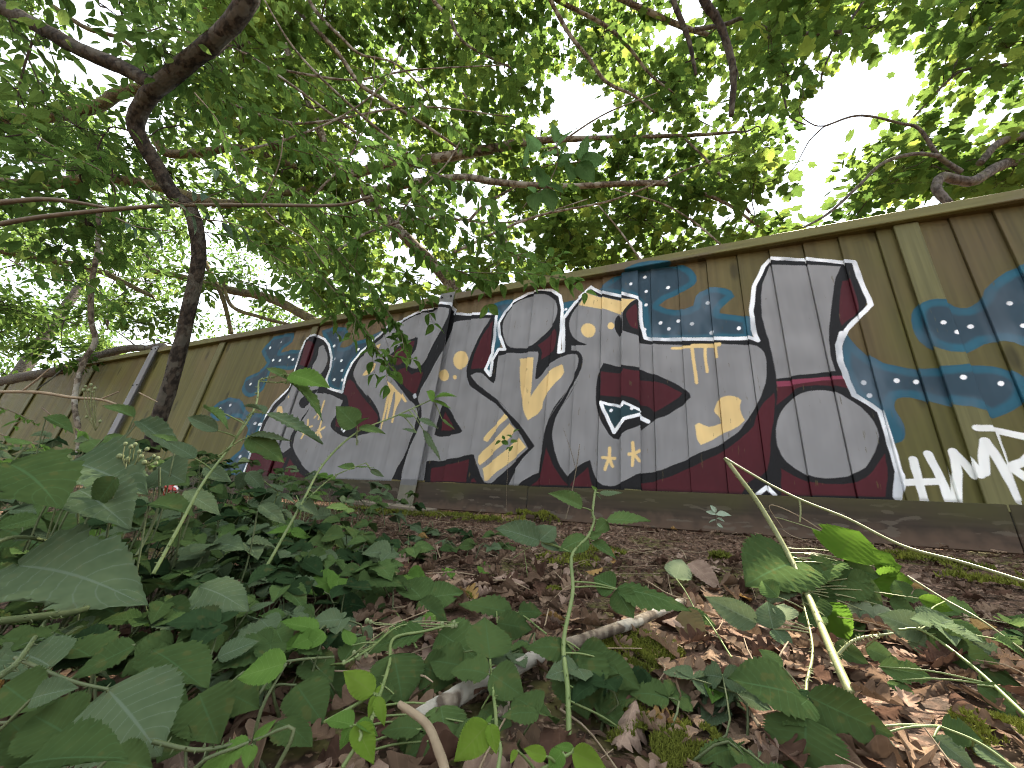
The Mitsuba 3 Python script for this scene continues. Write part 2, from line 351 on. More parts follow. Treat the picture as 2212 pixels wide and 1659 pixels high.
(1,11,0,'-1767 1829 -1674 1808 -1631 1804 -1394 1770 -1384 1573 -1380 1418 -1420 1282 -1373 1229 -1377 1357 -1334 1443 -1284 1439 -1346 1568 -1364 1676 -1323 1778 -1266 1852 -1142 1918 -1045 1933 -948 1908 -878 1841 -850 1721 -850 1550 -858 1365 -825 1370 -839 1638 -756 1767 -647 1876 -569 1814 -420 1756 -326 1705 -307 1678 -298 1491 -277 1408 -234 1389 142 1345 296 1332 336 1307 324 1380 328 1518 360 1679 424 1822 466 1866 641 1821 854 1748 860 1642 876 1456 747 1321 699 1233 691 1142 700 1044 715 949 762 905 800 855 805 761 810 642 810 508 788 453'),
(1,13,0,'724 1305 700 1233 692 1142 700 1044'),
(1,15,0,'808 549 785 452'),
(1,8,0,'-555 973 -430 939 -420 958 -319 902'),
(1,10,0,'-319 877 -419 853 -471 777 -555 973'),
(1,12,0,'-312 862 -272 839'),
(1,9,0,'245 440 285 476 314 439'),
(1,12,0,'-2707 851 -2705 854'),
(1,12,0,'-2669 832 -2667 835'),
(1,13,0,'-2031 1114 -2029 1117'),
(1,13,0,'-2021 1098 -2019 1101'),
(1,9,0,'-489 915 -487 918'),
(1,9,0,'-372 914 -370 917'),
(8,16,0,'870 620 869 437'),
(8,16,0,'931 648 948 537 956 441'),
(8,14,0,'828 515 945 526'),
(8,16,0,'975 442 1005 559 1014 656'),
(8,16,0,'1014 656 1038 611 1057 550'),
(8,16,0,'1073 560 1085 627 1108 696'),
(8,16,0,'1108 696 1124 628 1141 537 1152 446'),
(8,14,0,'1096 759 1167 752 1255 723 1316 707'),
(8,6,0,'1174 743 1168 613 1169 456'),
(8,16,0,'1148 579 1225 613 1315 704'),
(8,16,0,'1179 588 1231 525 1252 455')]

PALETTE = np.array([[0.024, 0.050, 0.072], [0.80, 0.83, 0.86], [0.007, 0.007, 0.008], [0.056, 0.0070, 0.0115], [0.205, 0.206, 0.211], [0.64, 0.475, 0.215], [0.014, 0.040, 0.050], [0.19, 0.035, 0.065], [0.74, 0.76, 0.74]])


def chaikin(pts):
    """Rounds the gentle corners of a painted outline and keeps its sharp ones."""
    out = []
    for i in range(len(pts)):
        a, b, c = np.array(pts[i - 1]), np.array(pts[i]), np.array(pts[(i + 1) % len(pts)])
        cosang = unit(b - a) @ unit(c - b)
        if cosang > 0.55 and cosang < 0.995:
            out += [b + (a - b) * min(0.25, 40 / (np.linalg.norm(a - b) + 1e-6)), b + (c - b) * min(0.25, 40 / (np.linalg.norm(c - b) + 1e-6))]
        else:
            out.append(b)
    return out


rows = []
for col, w, rim, txt in PAINT:
    q = np.array(txt.split(), float).reshape(-1, 2)
    q = [tuple(a) for a in q]
    if w == 0:
        q = chaikin(q)
        q.append(q[0])
    q = np.array(q) / 1000.0
    pad = 0.012 + w / 1000.0
    seg = [(q[i, 0], q[i, 1], q[i + 1, 0], q[i + 1, 1], 1.0, 0, 0, 0) for i in range(len(q) - 1)]
    rows.append((q[:, 0].min() - pad, q[:, 1].min() - pad, q[:, 0].max() + pad, q[:, 1].max() + pad, 0.0, len(rows) + len(seg) + 2, 0, 0))
    rows += seg
    rows.append((col, w / 1000.0, rim / 1000.0, 0, 2.0, 0, 0, 0))
ROWS = np.array(rows, np.float32)
TAB = [mi.Float(np.ascontiguousarray(ROWS[:, i])) for i in range(6)]
PAL = [mi.Float(np.ascontiguousarray(PALETTE[:, i].astype(np.float32))) for i in range(3)]
N_ROWS = len(ROWS)


def bare_wood(p):
    """Weathered fence timber: its tone by board, long grain, algae towards the ends and the foot of the fence."""
    k = dr.floor((p.x + 20.0) / 0.1755)
    r = 0.25 + 0.5 * cell_rand(k, 3)
    g = fbm(p.x * 55, p.z * 2.2, 3, octaves=3)
    blot = fbm(p.x * 3.1, p.z * 2.3, 8, octaves=3)
    brown = mix((0.150, 0.102, 0.052), (0.088, 0.062, 0.032), g) * (0.78 + 0.44 * r)
    olive = mix((0.142, 0.122, 0.042), (0.080, 0.070, 0.025), g) * (0.8 + 0.4 * r)
    far = smoothstep(-3.3, -4.3, p.x) + smoothstep(0.75, 1.1, p.x) * (0.45 + 0.55 * smoothstep(1.7, 1.0, p.z))
    a = dr.clip(0.15 + 0.75 * far + 1.5 * (blot - 0.55) + 0.35 * smoothstep(1.0, 0.5, p.z), 0, 1)
    c = mix(brown, olive, a)
    knot = smoothstep(0.055, 0.02, dr.sqrt(dr.square((p.x * 5.7 - dr.floor(p.x * 5.7) - 0.5) * 0.1755 * 1.6) + dr.square((p.z + r - dr.floor(p.z + r) - 0.5) * 0.6)))
    c = mix(c, c * mi.Color3f(0.76, 0.83, 0.72), smoothstep(-0.6, 0.6, p.x))
    c = c * (1 - 0.06 * smoothstep(0.7, 1.0, p.x) * (0.6 + 0.4 * r))
    c = mix(c, c * mi.Color3f(0.88, 0.93, 0.74), smoothstep(-3.4, -4.4, p.x))
    return c * (1 - 0.45 * knot)


def painted(p, n, uv):
    wx = fbm(p.x * 13, p.z * 13, 1.5, octaves=2) - 0.5
    wz = fbm(p.x * 13, p.z * 13, 7.5, octaves=2) - 0.5
    x = p.x + 0.012 * wx
    z = p.z + 0.012 * wz
    base = bare_wood(p)
    steel = smoothstep(2.3600, 2.3590, p.y) * smoothstep(0.0895, 0.0885, dr.abs(p.x + 1.8755))
    x = x - 0.039 * steel - 0.010 * smoothstep(2.3805, 2.3795, p.y) * (1 - steel)
    z = z + 0.022 * steel + 0.045 * smoothstep(1.93, 1.94, p.z) * (1 - steel)
    base = mix(base, mi.Color3f(0.17, 0.175, 0.17) * (0.7 + 0.6 * fbm(p.x * 9, p.z * 9, 2)), steel * smoothstep(0.40, 0.46, p.z) + steel * 0.45 * smoothstep(0.46, 0.40, p.z))
    batten = smoothstep(2.3800, 2.3790, p.y) * smoothstep(1.935, 1.930, p.z) * (1 - steel)
    base = mix(base, batten_wood(p, n, uv), batten)
    rail = smoothstep(2.3725, 2.3715, p.y) * smoothstep(1.932, 1.938, p.z) * (1 - steel)
    base = mix(base, rail_wood(p, n, uv), rail)
    i, par, d2 = mi.UInt32(0), mi.Float(0), mi.Float(9)
    r, g, b = mi.Float(base.x), mi.Float(base.y), mi.Float(base.z)
    cover = mi.Float(0)

    def cond(i, par, d2, r, g, b, cover, x, z):
        return i < N_ROWS

    def body(i, par, d2, r, g, b, cover, x, z):
        A, B, C, D, K, J = (dr.gather(mi.Float, t, i) for t in TAB)
        head, end = K < 0.5, K > 1.5
        seg = ~head & ~end
        outside = head & ((x < A) | (z < B) | (x > C) | (z > D))
        ex, ez = C - A, D - B
        t = dr.clip(((x - A) * ex + (z - B) * ez) / dr.maximum(ex * ex + ez * ez, 1e-12), 0, 1)
        q = dr.square(x - A - t * ex) + dr.square(z - B - t * ez)
        cross = ((B > z) != (D > z)) & (x < A + (z - B) * ex / dr.select(dr.abs(ez) < 1e-9, 1e-9, ez))
        par = dr.select(seg & cross, 1 - par, par)
        d2 = dr.select(seg, dr.minimum(d2, q), d2)
        dist = dr.sqrt(d2)
        sd = dr.select(B > 0, dist - B, dr.select(par > 0.5, -dist, dist))
        alpha = dr.select(end, smoothstep(0.004, -0.003, sd), 0.0)
        ci = dr.select(end, mi.UInt32(dr.maximum(A, 0)), 0)
        rim = dr.select(end & (C > 0), smoothstep(0.03, 0.008, dr.abs(sd + 0.022)) + 0.5 * smoothstep(-0.01, 0.004, sd), 0.0)
        pr, pg, pb = (dr.gather(mi.Float, t_, ci) for t_ in PAL)
        pr = dr.lerp(pr, 0.017, rim)
        pg = dr.lerp(pg, 0.088, rim)
        pb = dr.lerp(pb, 0.132, rim)
        r, g, b = dr.lerp(r, pr, alpha), dr.lerp(g, pg, alpha), dr.lerp(b, pb, alpha)
        cover = dr.maximum(cover, alpha)
        par, d2 = dr.select(end, 0.0, par), dr.select(end, 9.0, d2)
        i = dr.select(outside, mi.UInt32(dr.maximum(J, 0)), i + 1)
        return i, par, d2, r, g, b, cover, x, z

    i, par, d2, r, g, b, cover, x, z = dr.while_loop((i, par, d2, r, g, b, cover, x, z), cond, body)
    dirt = 0.90 + 0.20 * fbm(p.x * 30, p.z * 3.5, 5, octaves=3)
    cloud = 0.85 + 0.3 * fbm(p.x * 7, p.z * 7, 11, octaves=2)
    blue = smoothstep(0.02, 0.05, b - r)
    col = mi.Color3f(r, g, b)
    col = mix(col, mi.Color3f(0.085, 0.12, 0.155) * (0.3 + 1.2 * fbm(p.x * 6, p.z * 6, 21, octaves=2)), blue * 0.55 * smoothstep(0.45, 0.75, fbm(p.x * 9, p.z * 5, 31, octaves=3)))
    wear = smoothstep(0.80, 0.87, fbm(p.x * 90, p.z * 12, 3, octaves=3)) * 0.5
    col = col * mix(mi.Color3f(1), mi.Color3f(dirt * cloud), cover)
    col = mix(col, base, wear * cover)
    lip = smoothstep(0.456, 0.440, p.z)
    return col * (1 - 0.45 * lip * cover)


def grain(p, n, uv):
    return fbm(p.x * 160, p.z * 4, p.y * 160, octaves=2)


def bsdf_wood(key, fn, rough=0.55, bump=0.0012):
    scene[key] = {'type': 'twosided', 'b': {'type': 'bumpmap', 'arbitrary': proc(grain, eps=2e-3), 'scale': bump,
                  'nested': {'type': 'principled', 'base_color': proc(fn), 'roughness': rough, 'specular': 0.16}}}


def gravel_tone(p, n, uv):
    g = fbm(p.x * 3, p.z * 55, 4, octaves=3)
    a = fbm(p.x * 4, p.z * 6, 14, octaves=2)
    c = mix((0.052, 0.037, 0.025), (0.021, 0.016, 0.012), g)
    c = mix(c, mi.Color3f(0.095, 0.062, 0.042), smoothstep(0.34, 0.24, p.z + 0.10 * (fbm(p.x * 22, p.z * 22, 3, octaves=3) - 0.5)) * 0.75)
    c = mix(c, mi.Color3f(0.10, 0.085, 0.065), smoothstep(0.66, 0.72, fbm(p.x * 11, p.z * 42, 9, octaves=3)) * 0.6)
    return mix(c, mi.Color3f(0.046, 0.043, 0.016), 0.8 * smoothstep(0.33, 0.44, p.z + 0.12 * (a - 0.5)) * (0.4 + a))


def plain_wood(p, n, uv):
    return bare_wood(p)


def rail_wood(p, n, uv):
    g = fbm(p.x * 4, p.z * 60, p.y * 60, octaves=3)
    a = fbm(p.x * 2.5, p.z * 9, 2, octaves=3)
    return mix(mix((0.165, 0.155, 0.058), (0.085, 0.082, 0.030), g), mi.Color3f(0.115, 0.095, 0.058), smoothstep(0.45, 0.7, a))


def batten_wood(p, n, uv):
    g = fbm(p.x * 90, p.z * 3, 6, octaves=3)
    return mix((0.142, 0.136, 0.058), (0.082, 0.080, 0.034), g)


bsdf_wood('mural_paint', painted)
bsdf_wood('fence_wood', plain_wood)
bsdf_wood('gravel_wood', gravel_tone, 0.6)
bsdf_wood('rail_wood', rail_wood, 0.6)
bsdf_wood('batten_wood', batten_wood, 0.6)
scene['bolt_metal'] = {'type': 'principled', 'base_color': {'type': 'rgb', 'value': [0.02, 0.02, 0.02]}, 'roughness': 0.5, 'metallic': 0.5}


def post_tone(p, n, uv):
    a = fbm(p.x * 25, p.z * 9, p.y * 25, octaves=3)
    return mix((0.19, 0.19, 0.20), (0.11, 0.11, 0.115), a)


scene['post_grey'] = {'type': 'twosided', 'b': {'type': 'principled', 'base_color': proc(post_tone), 'roughness': 0.6}}


# ------------------------------------------------------------------ the fence
FY = 2.4
fence = thing('timber_fence', 'tall closeboard timber fence covered with grey and maroon graffiti lettering, running along the bank top', 'fence')
edges = [1.464 + 0.176 * i for i in range(6)][::-1] + [1.295, 1.14, 0.985, 0.812, 0.640, 0.466, 0.291, 0.113, -0.062, -0.235, -0.400, -0.563, -0.735, -0.918, -1.090, -1.265, -1.440, -1.621, -1.79, -1.97, -2.150, -2.337, -2.515, -2.684, -2.872, -3.049, -3.22, -3.376, -3.535, -3.729]
while edges[-1] > -13.5:
    edges.append(edges[-1] - 0.176 + 0.006 * math.sin(7.7 * len(edges)))
for xr, xl in zip(edges[:-1], edges[1:]):
    j1, j2, j3 = rng.normal(0, 0.0016, 3)
    lap = 0.018
    yl, yr = FY - 0.007 + j1, FY + 0.0085 + j2
    g = rng.choice([0.0015, 0.003, 0.0045, 0.006])
    prof = [(xl, yl + 0.002), (xl + 0.002, yl), (xr - g, yr - 0.002), (xr - g, yr + 0.012), (xr + lap, yr + 0.013), (xr + lap, yr + 0.019), (xl, yl + 0.0145)]
    z0, z1 = 0.425 + rng.uniform(0, 0.006), 1.985 + j3
    n = len(prof)
    v = np.array([(x, y, z) for z in (z0, z1) for x, y in prof])
    q = [(i, (i + 1) % n, (i + 1) % n + n, i + n) for i in range(n)]
    f = [t for a, b, c, d in q for t in ((a, b, c), (a, c, d))] + [(0, i + 1, i) for i in range(1, n - 1)] + [(n, n + i, n + i + 1) for i in range(1, n - 1)]
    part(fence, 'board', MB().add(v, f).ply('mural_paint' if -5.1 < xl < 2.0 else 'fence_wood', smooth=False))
for x0, x1, zb in ((-13.5, -8.0, 0.25), (-7.996, -3.44, 0.262), (-3.436, -0.985, 0.262), (-0.98, 1.115, 0.242), (1.119, 2.4, 0.235)):
    part(fence, 'gravel_board', MB().add(*box(x0, x1, 2.372, 2.398, zb, 0.4340 + 0.003 * math.sin(9 * x0), 0.003)).ply('gravel_wood', smooth=False), label='dark stained board along the foot of the fence')
for x0, x1 in ((-13.5, -6.40), (-6.22, -3.30), (-3.295, -1.96), (-1.79, 2.4)):
    part(fence, 'top_rail', MB().add(*box(x0, x1, 2.345, 2.445, 1.940, 2.006, 0.004)).ply('mural_paint' if x0 > -2 else 'rail_wood', smooth=False))
for xc, w, z0 in ((1.109, 0.105, 0.40), (-0.371, 0.112, 0.43), (-3.434, 0.082, 0.43), (-4.926, 0.105, 0.43), (-7.89, 0.13, 0.43), (-9.5, 0.12, 0.43), (-10.9, 0.12, 0.43)):
    part(fence, 'batten', MB().add(*box(xc - w / 2, xc + w / 2, 2.374, 2.391, z0, 1.938, 0.003)).ply('mural_paint' if -4 < xc else 'batten_wood', smooth=False))
for xc, w, m, z0 in ((-1.8755, 0.140, 'mural_paint', 0.255), (-6.31, 0.13, 'post_grey', 0.25)):
    pk = part(fence, 'post', MB().add(*box(xc - w / 2, xc + w / 2, 2.352 if xc > -3 else 2.335, 2.3645 if xc > -3 else 2.350, z0, 2.030, 0.003)).add(*box(xc - w / 2 + 0.03, xc + w / 2 - 0.03, 2.3645 if xc > -3 else 2.350, 2.371, z0, 2.0, 0.002)).ply(m, smooth=False), label='grey flat post cover standing proud of the boards')
    for dx in (-0.045, 0.045):
        for z in ((1.985,) if xc > -3 else (1.985, 1.48)):
            c = trimesh.creation.cylinder(0.009, 0.012, sections=10)
            c.apply_transform(trimesh.transformations.rotation_matrix(math.pi / 2, [1, 0, 0]))
            c.apply_translation([xc + dx, 2.349 if xc > -3 else 2.332, z])
            part(pk, 'bolt', mikit.ply(c, 'bolt_metal', smooth=30))

# ------------------------------------------------------------------ the ground
def soil(p, n, uv):
    a = fbm(p.x * 5, p.y * 5, 3, octaves=3)
    b = fbm(p.x * 60, p.y * 60, p.z * 60, octaves=3)
    c = fbm(p.x * 190, p.y * 190, p.z * 30, octaves=2)
    col = mix((0.036, 0.023, 0.015), (0.115, 0.070, 0.047), smoothstep(0.35, 0.7, b))
    col = mix(col, mi.Color3f(0.22, 0.145, 0.10), 0.8 * smoothstep(0.62, 0.75, c))
    mossy = smoothstep(0.56, 0.68, a) * smoothstep(0.3, 0.6, b)
    return mix(col, mi.Color3f(0.060, 0.068, 0.014), 0.7 * mossy)


def crumbs(p, n, uv):
    return fbm(p.x * 90, p.y * 90, p.z * 40, octaves=3)


scene['soil'] = {'type': 'bumpmap', 'arbitrary': proc(crumbs, eps=2e-3), 'scale': 0.008, 'nested': {'type': 'principled', 'base_color': proc(soil), 'roughness': 0.9, 'specular': 0.2}}
gx = np.concatenate([np.linspace(-40, -14, 14), np.arange(-13.5, -3, 0.15), np.arange(-3, 3, 0.03), np.arange(3, 8, 0.25), np.linspace(9, 40, 14)])
gy = np.concatenate([np.linspace(-20, -2, 12), np.arange(-1.8, 0.1, 0.15), np.arange(0.1, 2.6, 0.03), np.arange(2.6, 4, 0.2), np.linspace(4.5, 40, 16)])
X, Y = np.meshgrid(gx, gy, indexing='ij')
gv = np.stack([X, Y, ground_z(X, Y)], -1).reshape(-1, 3)
ii = np.arange(len(gx) - 1)[:, None] * len(gy) + np.arange(len(gy) - 1)[None]
ii = ii.ravel()
gf = np.vstack([np.stack([ii, ii + len(gy), ii + len(gy) + 1], 1), np.stack([ii, ii + len(gy) + 1, ii + 1], 1)])
structure('ground', mikit.ply(trimesh.Trimesh(gv, gf, process=False), 'soil', smooth=True), 'sloping woodland bank of bare brown soil rising to the fence')

# ------------------------------------------------------------------ foliage materials
def veins(uv, k=9.0, w=0.16):
    """1 on the ribs of a leaf laid out with u along it and v across it from -1 to 1."""
    av = dr.abs(uv.y)
    s = (uv.x - 0.22 * av) * k
    s = dr.abs(s - dr.floor(s) - 0.5) * 2
    return dr.maximum(smoothstep(1 - w, 1.0, s) * 0.7, smoothstep(0.045, 0.012, av))


def leaf_fn(dark, light, vein, k=9.0, spot=0.0):
    def fn(p, n, uv):
        r = fbm(p.x * 9, p.y * 9, p.z * 9, octaves=2)
        f = fbm(p.x * 90, p.y * 90, p.z * 90, octaves=2)
        c = mix(dark, light, dr.clip(1.6 * (r - 0.5) + 0.5 + 0.5 * (f - 0.5), 0, 1))
        c = mix(c, mi.Color3f(vein), 0.60 * veins(uv, k))
        if spot:
            c = mix(c, mi.Color3f(0.16, 0.09, 0.03), spot * smoothstep(0.66, 0.74, f))
        return c
    return fn


def leaf_bsdf(key, dark, light, vein, rough=0.45, trans=0.6, k=9.0, spot=0.0):
    scene[key] = {'type': 'principledthin', 'base_color': proc(leaf_fn(dark, light, vein, k, spot)), 'roughness': rough, 'diff_trans': trans, 'eta': 1.45}


leaf_bsdf('leaf_dark', (0.034, 0.058, 0.020), (0.062, 0.096, 0.032), (0.060, 0.115, 0.050), 0.24, 0.35, spot=0.12)
leaf_bsdf('leaf_deep', (0.013, 0.027, 0.011), (0.026, 0.048, 0.020), (0.035, 0.065, 0.028), 0.26, 0.3, spot=0.1)
leaf_bsdf('leaf_mid', (0.046, 0.082, 0.026), (0.084, 0.132, 0.044), (0.105, 0.175, 0.080), 0.42, 0.5, spot=0.08)
leaf_bsdf('leaf_grey', (0.058, 0.090, 0.046), (0.100, 0.136, 0.072), (0.135, 0.18, 0.13), 0.5, 0.5, spot=0.06)
leaf_bsdf('leaf_young', (0.070, 0.145, 0.028), (0.115, 0.205, 0.045), (0.15, 0.23, 0.07), 0.45, 0.8)
leaf_bsdf('leaf_lime', (0.135, 0.24, 0.030), (0.19, 0.29, 0.045), (0.20, 0.27, 0.07), 0.5, 1.1)
leaf_bsdf('leaf_pale', (0.13, 0.17, 0.095), (0.19, 0.225, 0.14), (0.20, 0.24, 0.15), 0.6, 0.6)
leaf_bsdf('leaf_sunny', (0.075, 0.165, 0.020), (0.120, 0.215, 0.028), (0.10, 0.17, 0.03), 0.4, 1.2)
leaf_bsdf('leaf_cluster', (0.085, 0.170, 0.055), (0.130, 0.230, 0.080), (0.14, 0.24, 0.10), 0.5, 1.5)
leaf_bsdf('leaf_holly', (0.16, 0.22, 0.15), (0.26, 0.32, 0.24), (0.3, 0.34, 0.28), 0.25, 0.2)
leaf_bsdf('leaf_brown', (0.115, 0.070, 0.040), (0.125, 0.120, 0.055), (0.13, 0.10, 0.06), 0.6, 0.4)
leaf_bsdf('leaf_spray', (0.070, 0.145, 0.032), (0.135, 0.230, 0.056), (0.15, 0.23, 0.06), 0.4, 1.15, k=6)
leaf_bsdf('leaf_spray_grey', (0.050, 0.090, 0.058), (0.085, 0.130, 0.085), (0.10, 0.14, 0.10), 0.5, 0.6, k=6)


def canopy_fn(a, b, c):
    def fn(p, n, uv):
        r = fbm(p.x * 1.7, p.y * 1.7, p.z * 1.7, octaves=3)
        q = cell_rand(dr.floor(uv.x * 7919.0))
        col = mix(a, b, dr.clip(2.0 * (r - 0.5) + 0.35 + 0.5 * (q - 0.4), 0, 1))
        return mix(col, mi.Color3f(c), smoothstep(0.86, 0.97, q) * 0.8)
    return fn


for key, a, b, c, tr in (('canopy_maple', (0.056, 0.104, 0.022), (0.150, 0.222, 0.044), (0.25, 0.32, 0.055), 1.4), ('canopy_left', (0.058, 0.110, 0.026), (0.132, 0.210, 0.050), (0.20, 0.275, 0.065), 1.35),
                         ('canopy_far', (0.070, 0.145, 0.028), (0.14, 0.25, 0.045), (0.22, 0.32, 0.06), 1.2)):
    scene[key] = {'type': 'principledthin', 'base_color': proc(canopy_fn(a, b, c)), 'roughness': 0.5, 'diff_trans': tr, 'eta': 1.4}


def bark_fn(dark, light, patch, amount):
    def fn(p, n, uv):
        a = fbm(p.x * 75, p.y * 75, p.z * 34, octaves=3)
        b = fbm(p.x * 16, p.y * 16, p.z * 13 + 4, octaves=4)
        c = mix(dark, light, smoothstep(0.3, 0.7, a))
        return mix(c, mi.Color3f(patch), amount * smoothstep(0.53, 0.58, b))
    return fn


def bark_bump(p, n, uv):
    return fbm(p.x * 90, p.y * 90, p.z * 32, octaves=3)


for key, d, l, pch, am in (('bark_dark', (0.018, 0.014, 0.011), (0.060, 0.048, 0.036), (0.11, 0.105, 0.085), 0.5), ('bark_pale', (0.060, 0.046, 0.033), (0.19, 0.16, 0.12), (0.30, 0.285, 0.24), 0.75),
                           ('bark_moss', (0.050, 0.042, 0.022), (0.120, 0.102, 0.060), (0.12, 0.115, 0.04), 0.6), ('bark_grey', (0.048, 0.042, 0.037), (0.125, 0.113, 0.102), (0.11, 0.11, 0.06), 0.4)):
    scene[key] = {'type': 'bumpmap', 'arbitrary': proc(bark_bump, eps=2e-3), 'scale': 0.006, 'nested': {'type': 'principled', 'base_color': proc(bark_fn(d, l, pch, am)), 'roughness': 0.85, 'specular': 0.25}}


def flat_noise(a, b, s):
    def fn(p, n, uv):
        return mix(a, b, fbm(p.x * s, p.y * s, p.z * s, octaves=3))
    return fn


for key, a, b, s, ro in (('stem_green', (0.085, 0.130, 0.036), (0.165, 0.205, 0.075), 60, 0.5), ('stem_shade', (0.050, 0.072, 0.026), (0.105, 0.125, 0.055), 60, 0.6), ('stem_pale', (0.115, 0.135, 0.050), (0.215, 0.225, 0.110), 70, 0.5), ('stem_brown', (0.075, 0.058, 0.038), (0.17, 0.135, 0.09), 60, 0.7), ('twig_dark', (0.022, 0.016, 0.012), (0.065, 0.046, 0.034), 40, 0.8),
                         ('twig_tan', (0.16, 0.12, 0.075), (0.30, 0.235, 0.155), 50, 0.8), ('moss_blades', (0.040, 0.056, 0.006), (0.155, 0.165, 0.018), 18, 0.95), ('flower_bud', (0.12, 0.15, 0.06), (0.21, 0.235, 0.12), 200, 0.7), ('plank_grey', (0.09, 0.075, 0.055), (0.20, 0.165, 0.12), 40, 0.8)):
    scene[key] = {'type': 'twosided', 'b': {'type': 'principled', 'base_color': proc(flat_noise(a, b, s)), 'roughness': ro, 'specular': 0.35}}


def oak_fn(a, b, k=7.0):
    def fn(p, n, uv):
        r = fbm(p.x * 8, p.y * 8, p.z * 8, octaves=2)
        f = fbm(p.x * 70, p.y * 70, p.z * 70, octaves=3)
        c = mix(a, b, dr.clip(0.6 * r + 1.0 * (f - 0.3), 0, 1))
        return mix(c, mi.Color3f(b) * 1.2, 0.35 * veins(uv, k, 0.2))
    return fn


OAK = (('litter_tan', (0.115, 0.078, 0.052), (0.250, 0.178, 0.125)), ('litter_brown', (0.060, 0.040, 0.027), (0.150, 0.100, 0.068)), ('litter_dark', (0.040, 0.024, 0.017), (0.105, 0.062, 0.044)), ('litter_pink', (0.170, 0.115, 0.086), (0.33, 0.245, 0.190)), ('litter_gold', (0.20, 0.115, 0.040), (0.33, 0.22, 0.09)))
for key, a, b in OAK:
    scene[key] = {'type': 'principledthin', 'base_color': proc(oak_fn(a, b)), 'roughness': 0.55, 'diff_trans': 0.25, 'eta': 1.4}


# ------------------------------------------------------------------ leaf shapes (unit length, base at 0, tip at x = 1, half width 0.5)
def leaf_mesh(nt=26, ns=4, shape=(0.9, 1.0), serr=0.07, fold=0.18, droop=0.15, pleat=0.022, lobes=0, lobe_depth=0.0, curl=0.0, wav=0.0, seed=0, tip=1.0, torn=0.0):
    """(v, f, uv) of a leaf blade: ovate outline with teeth or lobes, folded along its midrib and pleated by its side ribs."""
    r = np.random.default_rng(seed)
    t = np.linspace(0, 1, nt + 1)
    a, b = shape
    if lobes:
        w = np.sin(np.pi * t ** a) ** b
        w = w / w.max() * 0.5
    else:
        from scipy.interpolate import PchipInterpolator
        w = PchipInterpolator([0, 0.02, 0.06, 0.14, 0.27, 0.42, 0.56, 0.70, 0.82, 0.91, 0.96, 1], np.array([0.02, 0.13, 0.25, 0.385, 0.485, 0.50, 0.455, 0.35, 0.215, 0.105, 0.045, 0]) if b < 0.95 else [0.02, 0.07, 0.15, 0.28, 0.43, 0.50, 0.47, 0.37, 0.24, 0.12, 0.055, 0])(t)
    v, uv = [], []
    ph1, ph2 = r.uniform(0, 6, 2)
    bite = {s: r.uniform(0.25, 0.85) for s in (-1, 1)} if torn else {}
    for i, ti in enumerate(t):
        for j in range(-ns, ns + 1):
            s = j / ns
            ww = w[i]
            if lobes:
                side = 0.13 if j > 0 else 0
                q = ti * lobes + side - np.floor(ti * lobes + side) - 0.5
                ww = ww * (1 - lobe_depth * np.exp(-(q / 0.17) ** 2) * (1 if 0.06 < ti < 0.96 else 0.2))
            if abs(s) == 1 and serr and 0 < i < nt:
                ww = ww * (1 + serr * (1 if i % 2 else -1)) + serr * 0.02
            if torn and s * 1 in bite and abs(ti - bite[s]) < 0.09:
                ww *= 1 - torn
            y = s * ww
            x = ti - 0.10 * abs(s) * (0.5 - abs(ti - 0.5)) * (1 if not lobes else 0.6)
            z = abs(y) * fold - droop * ti * ti + droop * 0.4 * ti
            z += pleat * np.cos(2 * np.pi * 9 * (ti - 0.22 * abs(s))) * abs(s) * (w[i] / 0.5)
            z += wav * np.sin(5 * ti + 3 * s + ph1) + wav * 0.7 * np.sin(11 * ti - 4 * s + ph2) * abs(s)
            if curl:
                th = curl * s
                y, z = (ww / max(curl, 1e-3)) * np.sin(th), z + (ww / max(curl, 1e-3)) * (1 - np.cos(th))
            v.append((x, y, z))
            uv.append((ti, s))
    m = 2 * ns + 1
    f = []
    for i in range(nt):
        for j in range(m - 1):
            p = i * m + j
            f += [(p, p + m, p + m + 1), (p, p + m + 1, p + 1)]
    return np.array(v, float), np.array(f), np.array(uv, float)


BRAMBLE = [leaf_mesh(44, 4, (0.80, 0.85), 0.045, (0.24, 0.10, 0.30, 0.16, -0.05, 0.2)[s], (0.16, 0.10, 0.26, 0.05, 0.2, 0.3)[s], 0.021, wav=0.014, seed=s, torn=(0.22 if s == 5 else 0)) for s in range(6)]
SPRAY = [leaf_mesh(14, 2, (0.85, 1.0), 0.0, 0.25, 0.22, 0.0, wav=0.012, seed=s, tip=0.5) for s in range(4)]
OAKLEAF = [leaf_mesh(40, 3, (1.35, 0.62), 0.0, 0.06, (0.12, -0.10, 0.22, 0.05)[s % 4], 0.008, lobes=4.35, lobe_depth=0.55, curl=(0.45, 0.8, 0.25, 1.2)[s % 4], wav=0.030, seed=s) for s in range(8)]


def place_leaf(m, mesh):
    return mesh[0] @ m[:3, :3].T + m[:3, 3]


def leaf_shape(mesh, m, bsdf):
    return mikit.ply(trimesh.Trimesh(place_leaf(m, mesh), mesh[1], process=False), bsdf, smooth=True, uv=mesh[2])


UPISH = unit([0.05, -0.28, 0.95])


def hint_for(base, k=0.5, jitter=0.25):
    """The way a blade faces: between the sky and the open side of the bank."""
    to_eye = unit(-np.asarray(base, float))
    return unit(UPISH * (1 - k) + to_eye * k + rng.normal(0, jitter, 3))


def prickles(mb, pts, r, n):
    p = spline(pts, 60)
    for _ in range(n):
        i = rng.integers(2, 57)
        d = unit(np.cross(p[i + 1] - p[i], rng.normal(0, 1, 3)))
        mb.add(*tube([p[i] + d * r * 0.6, p[i] + d * (r + 0.004)], [0.0011, 0.0002], n=4, seg=2, smooth_path=False))


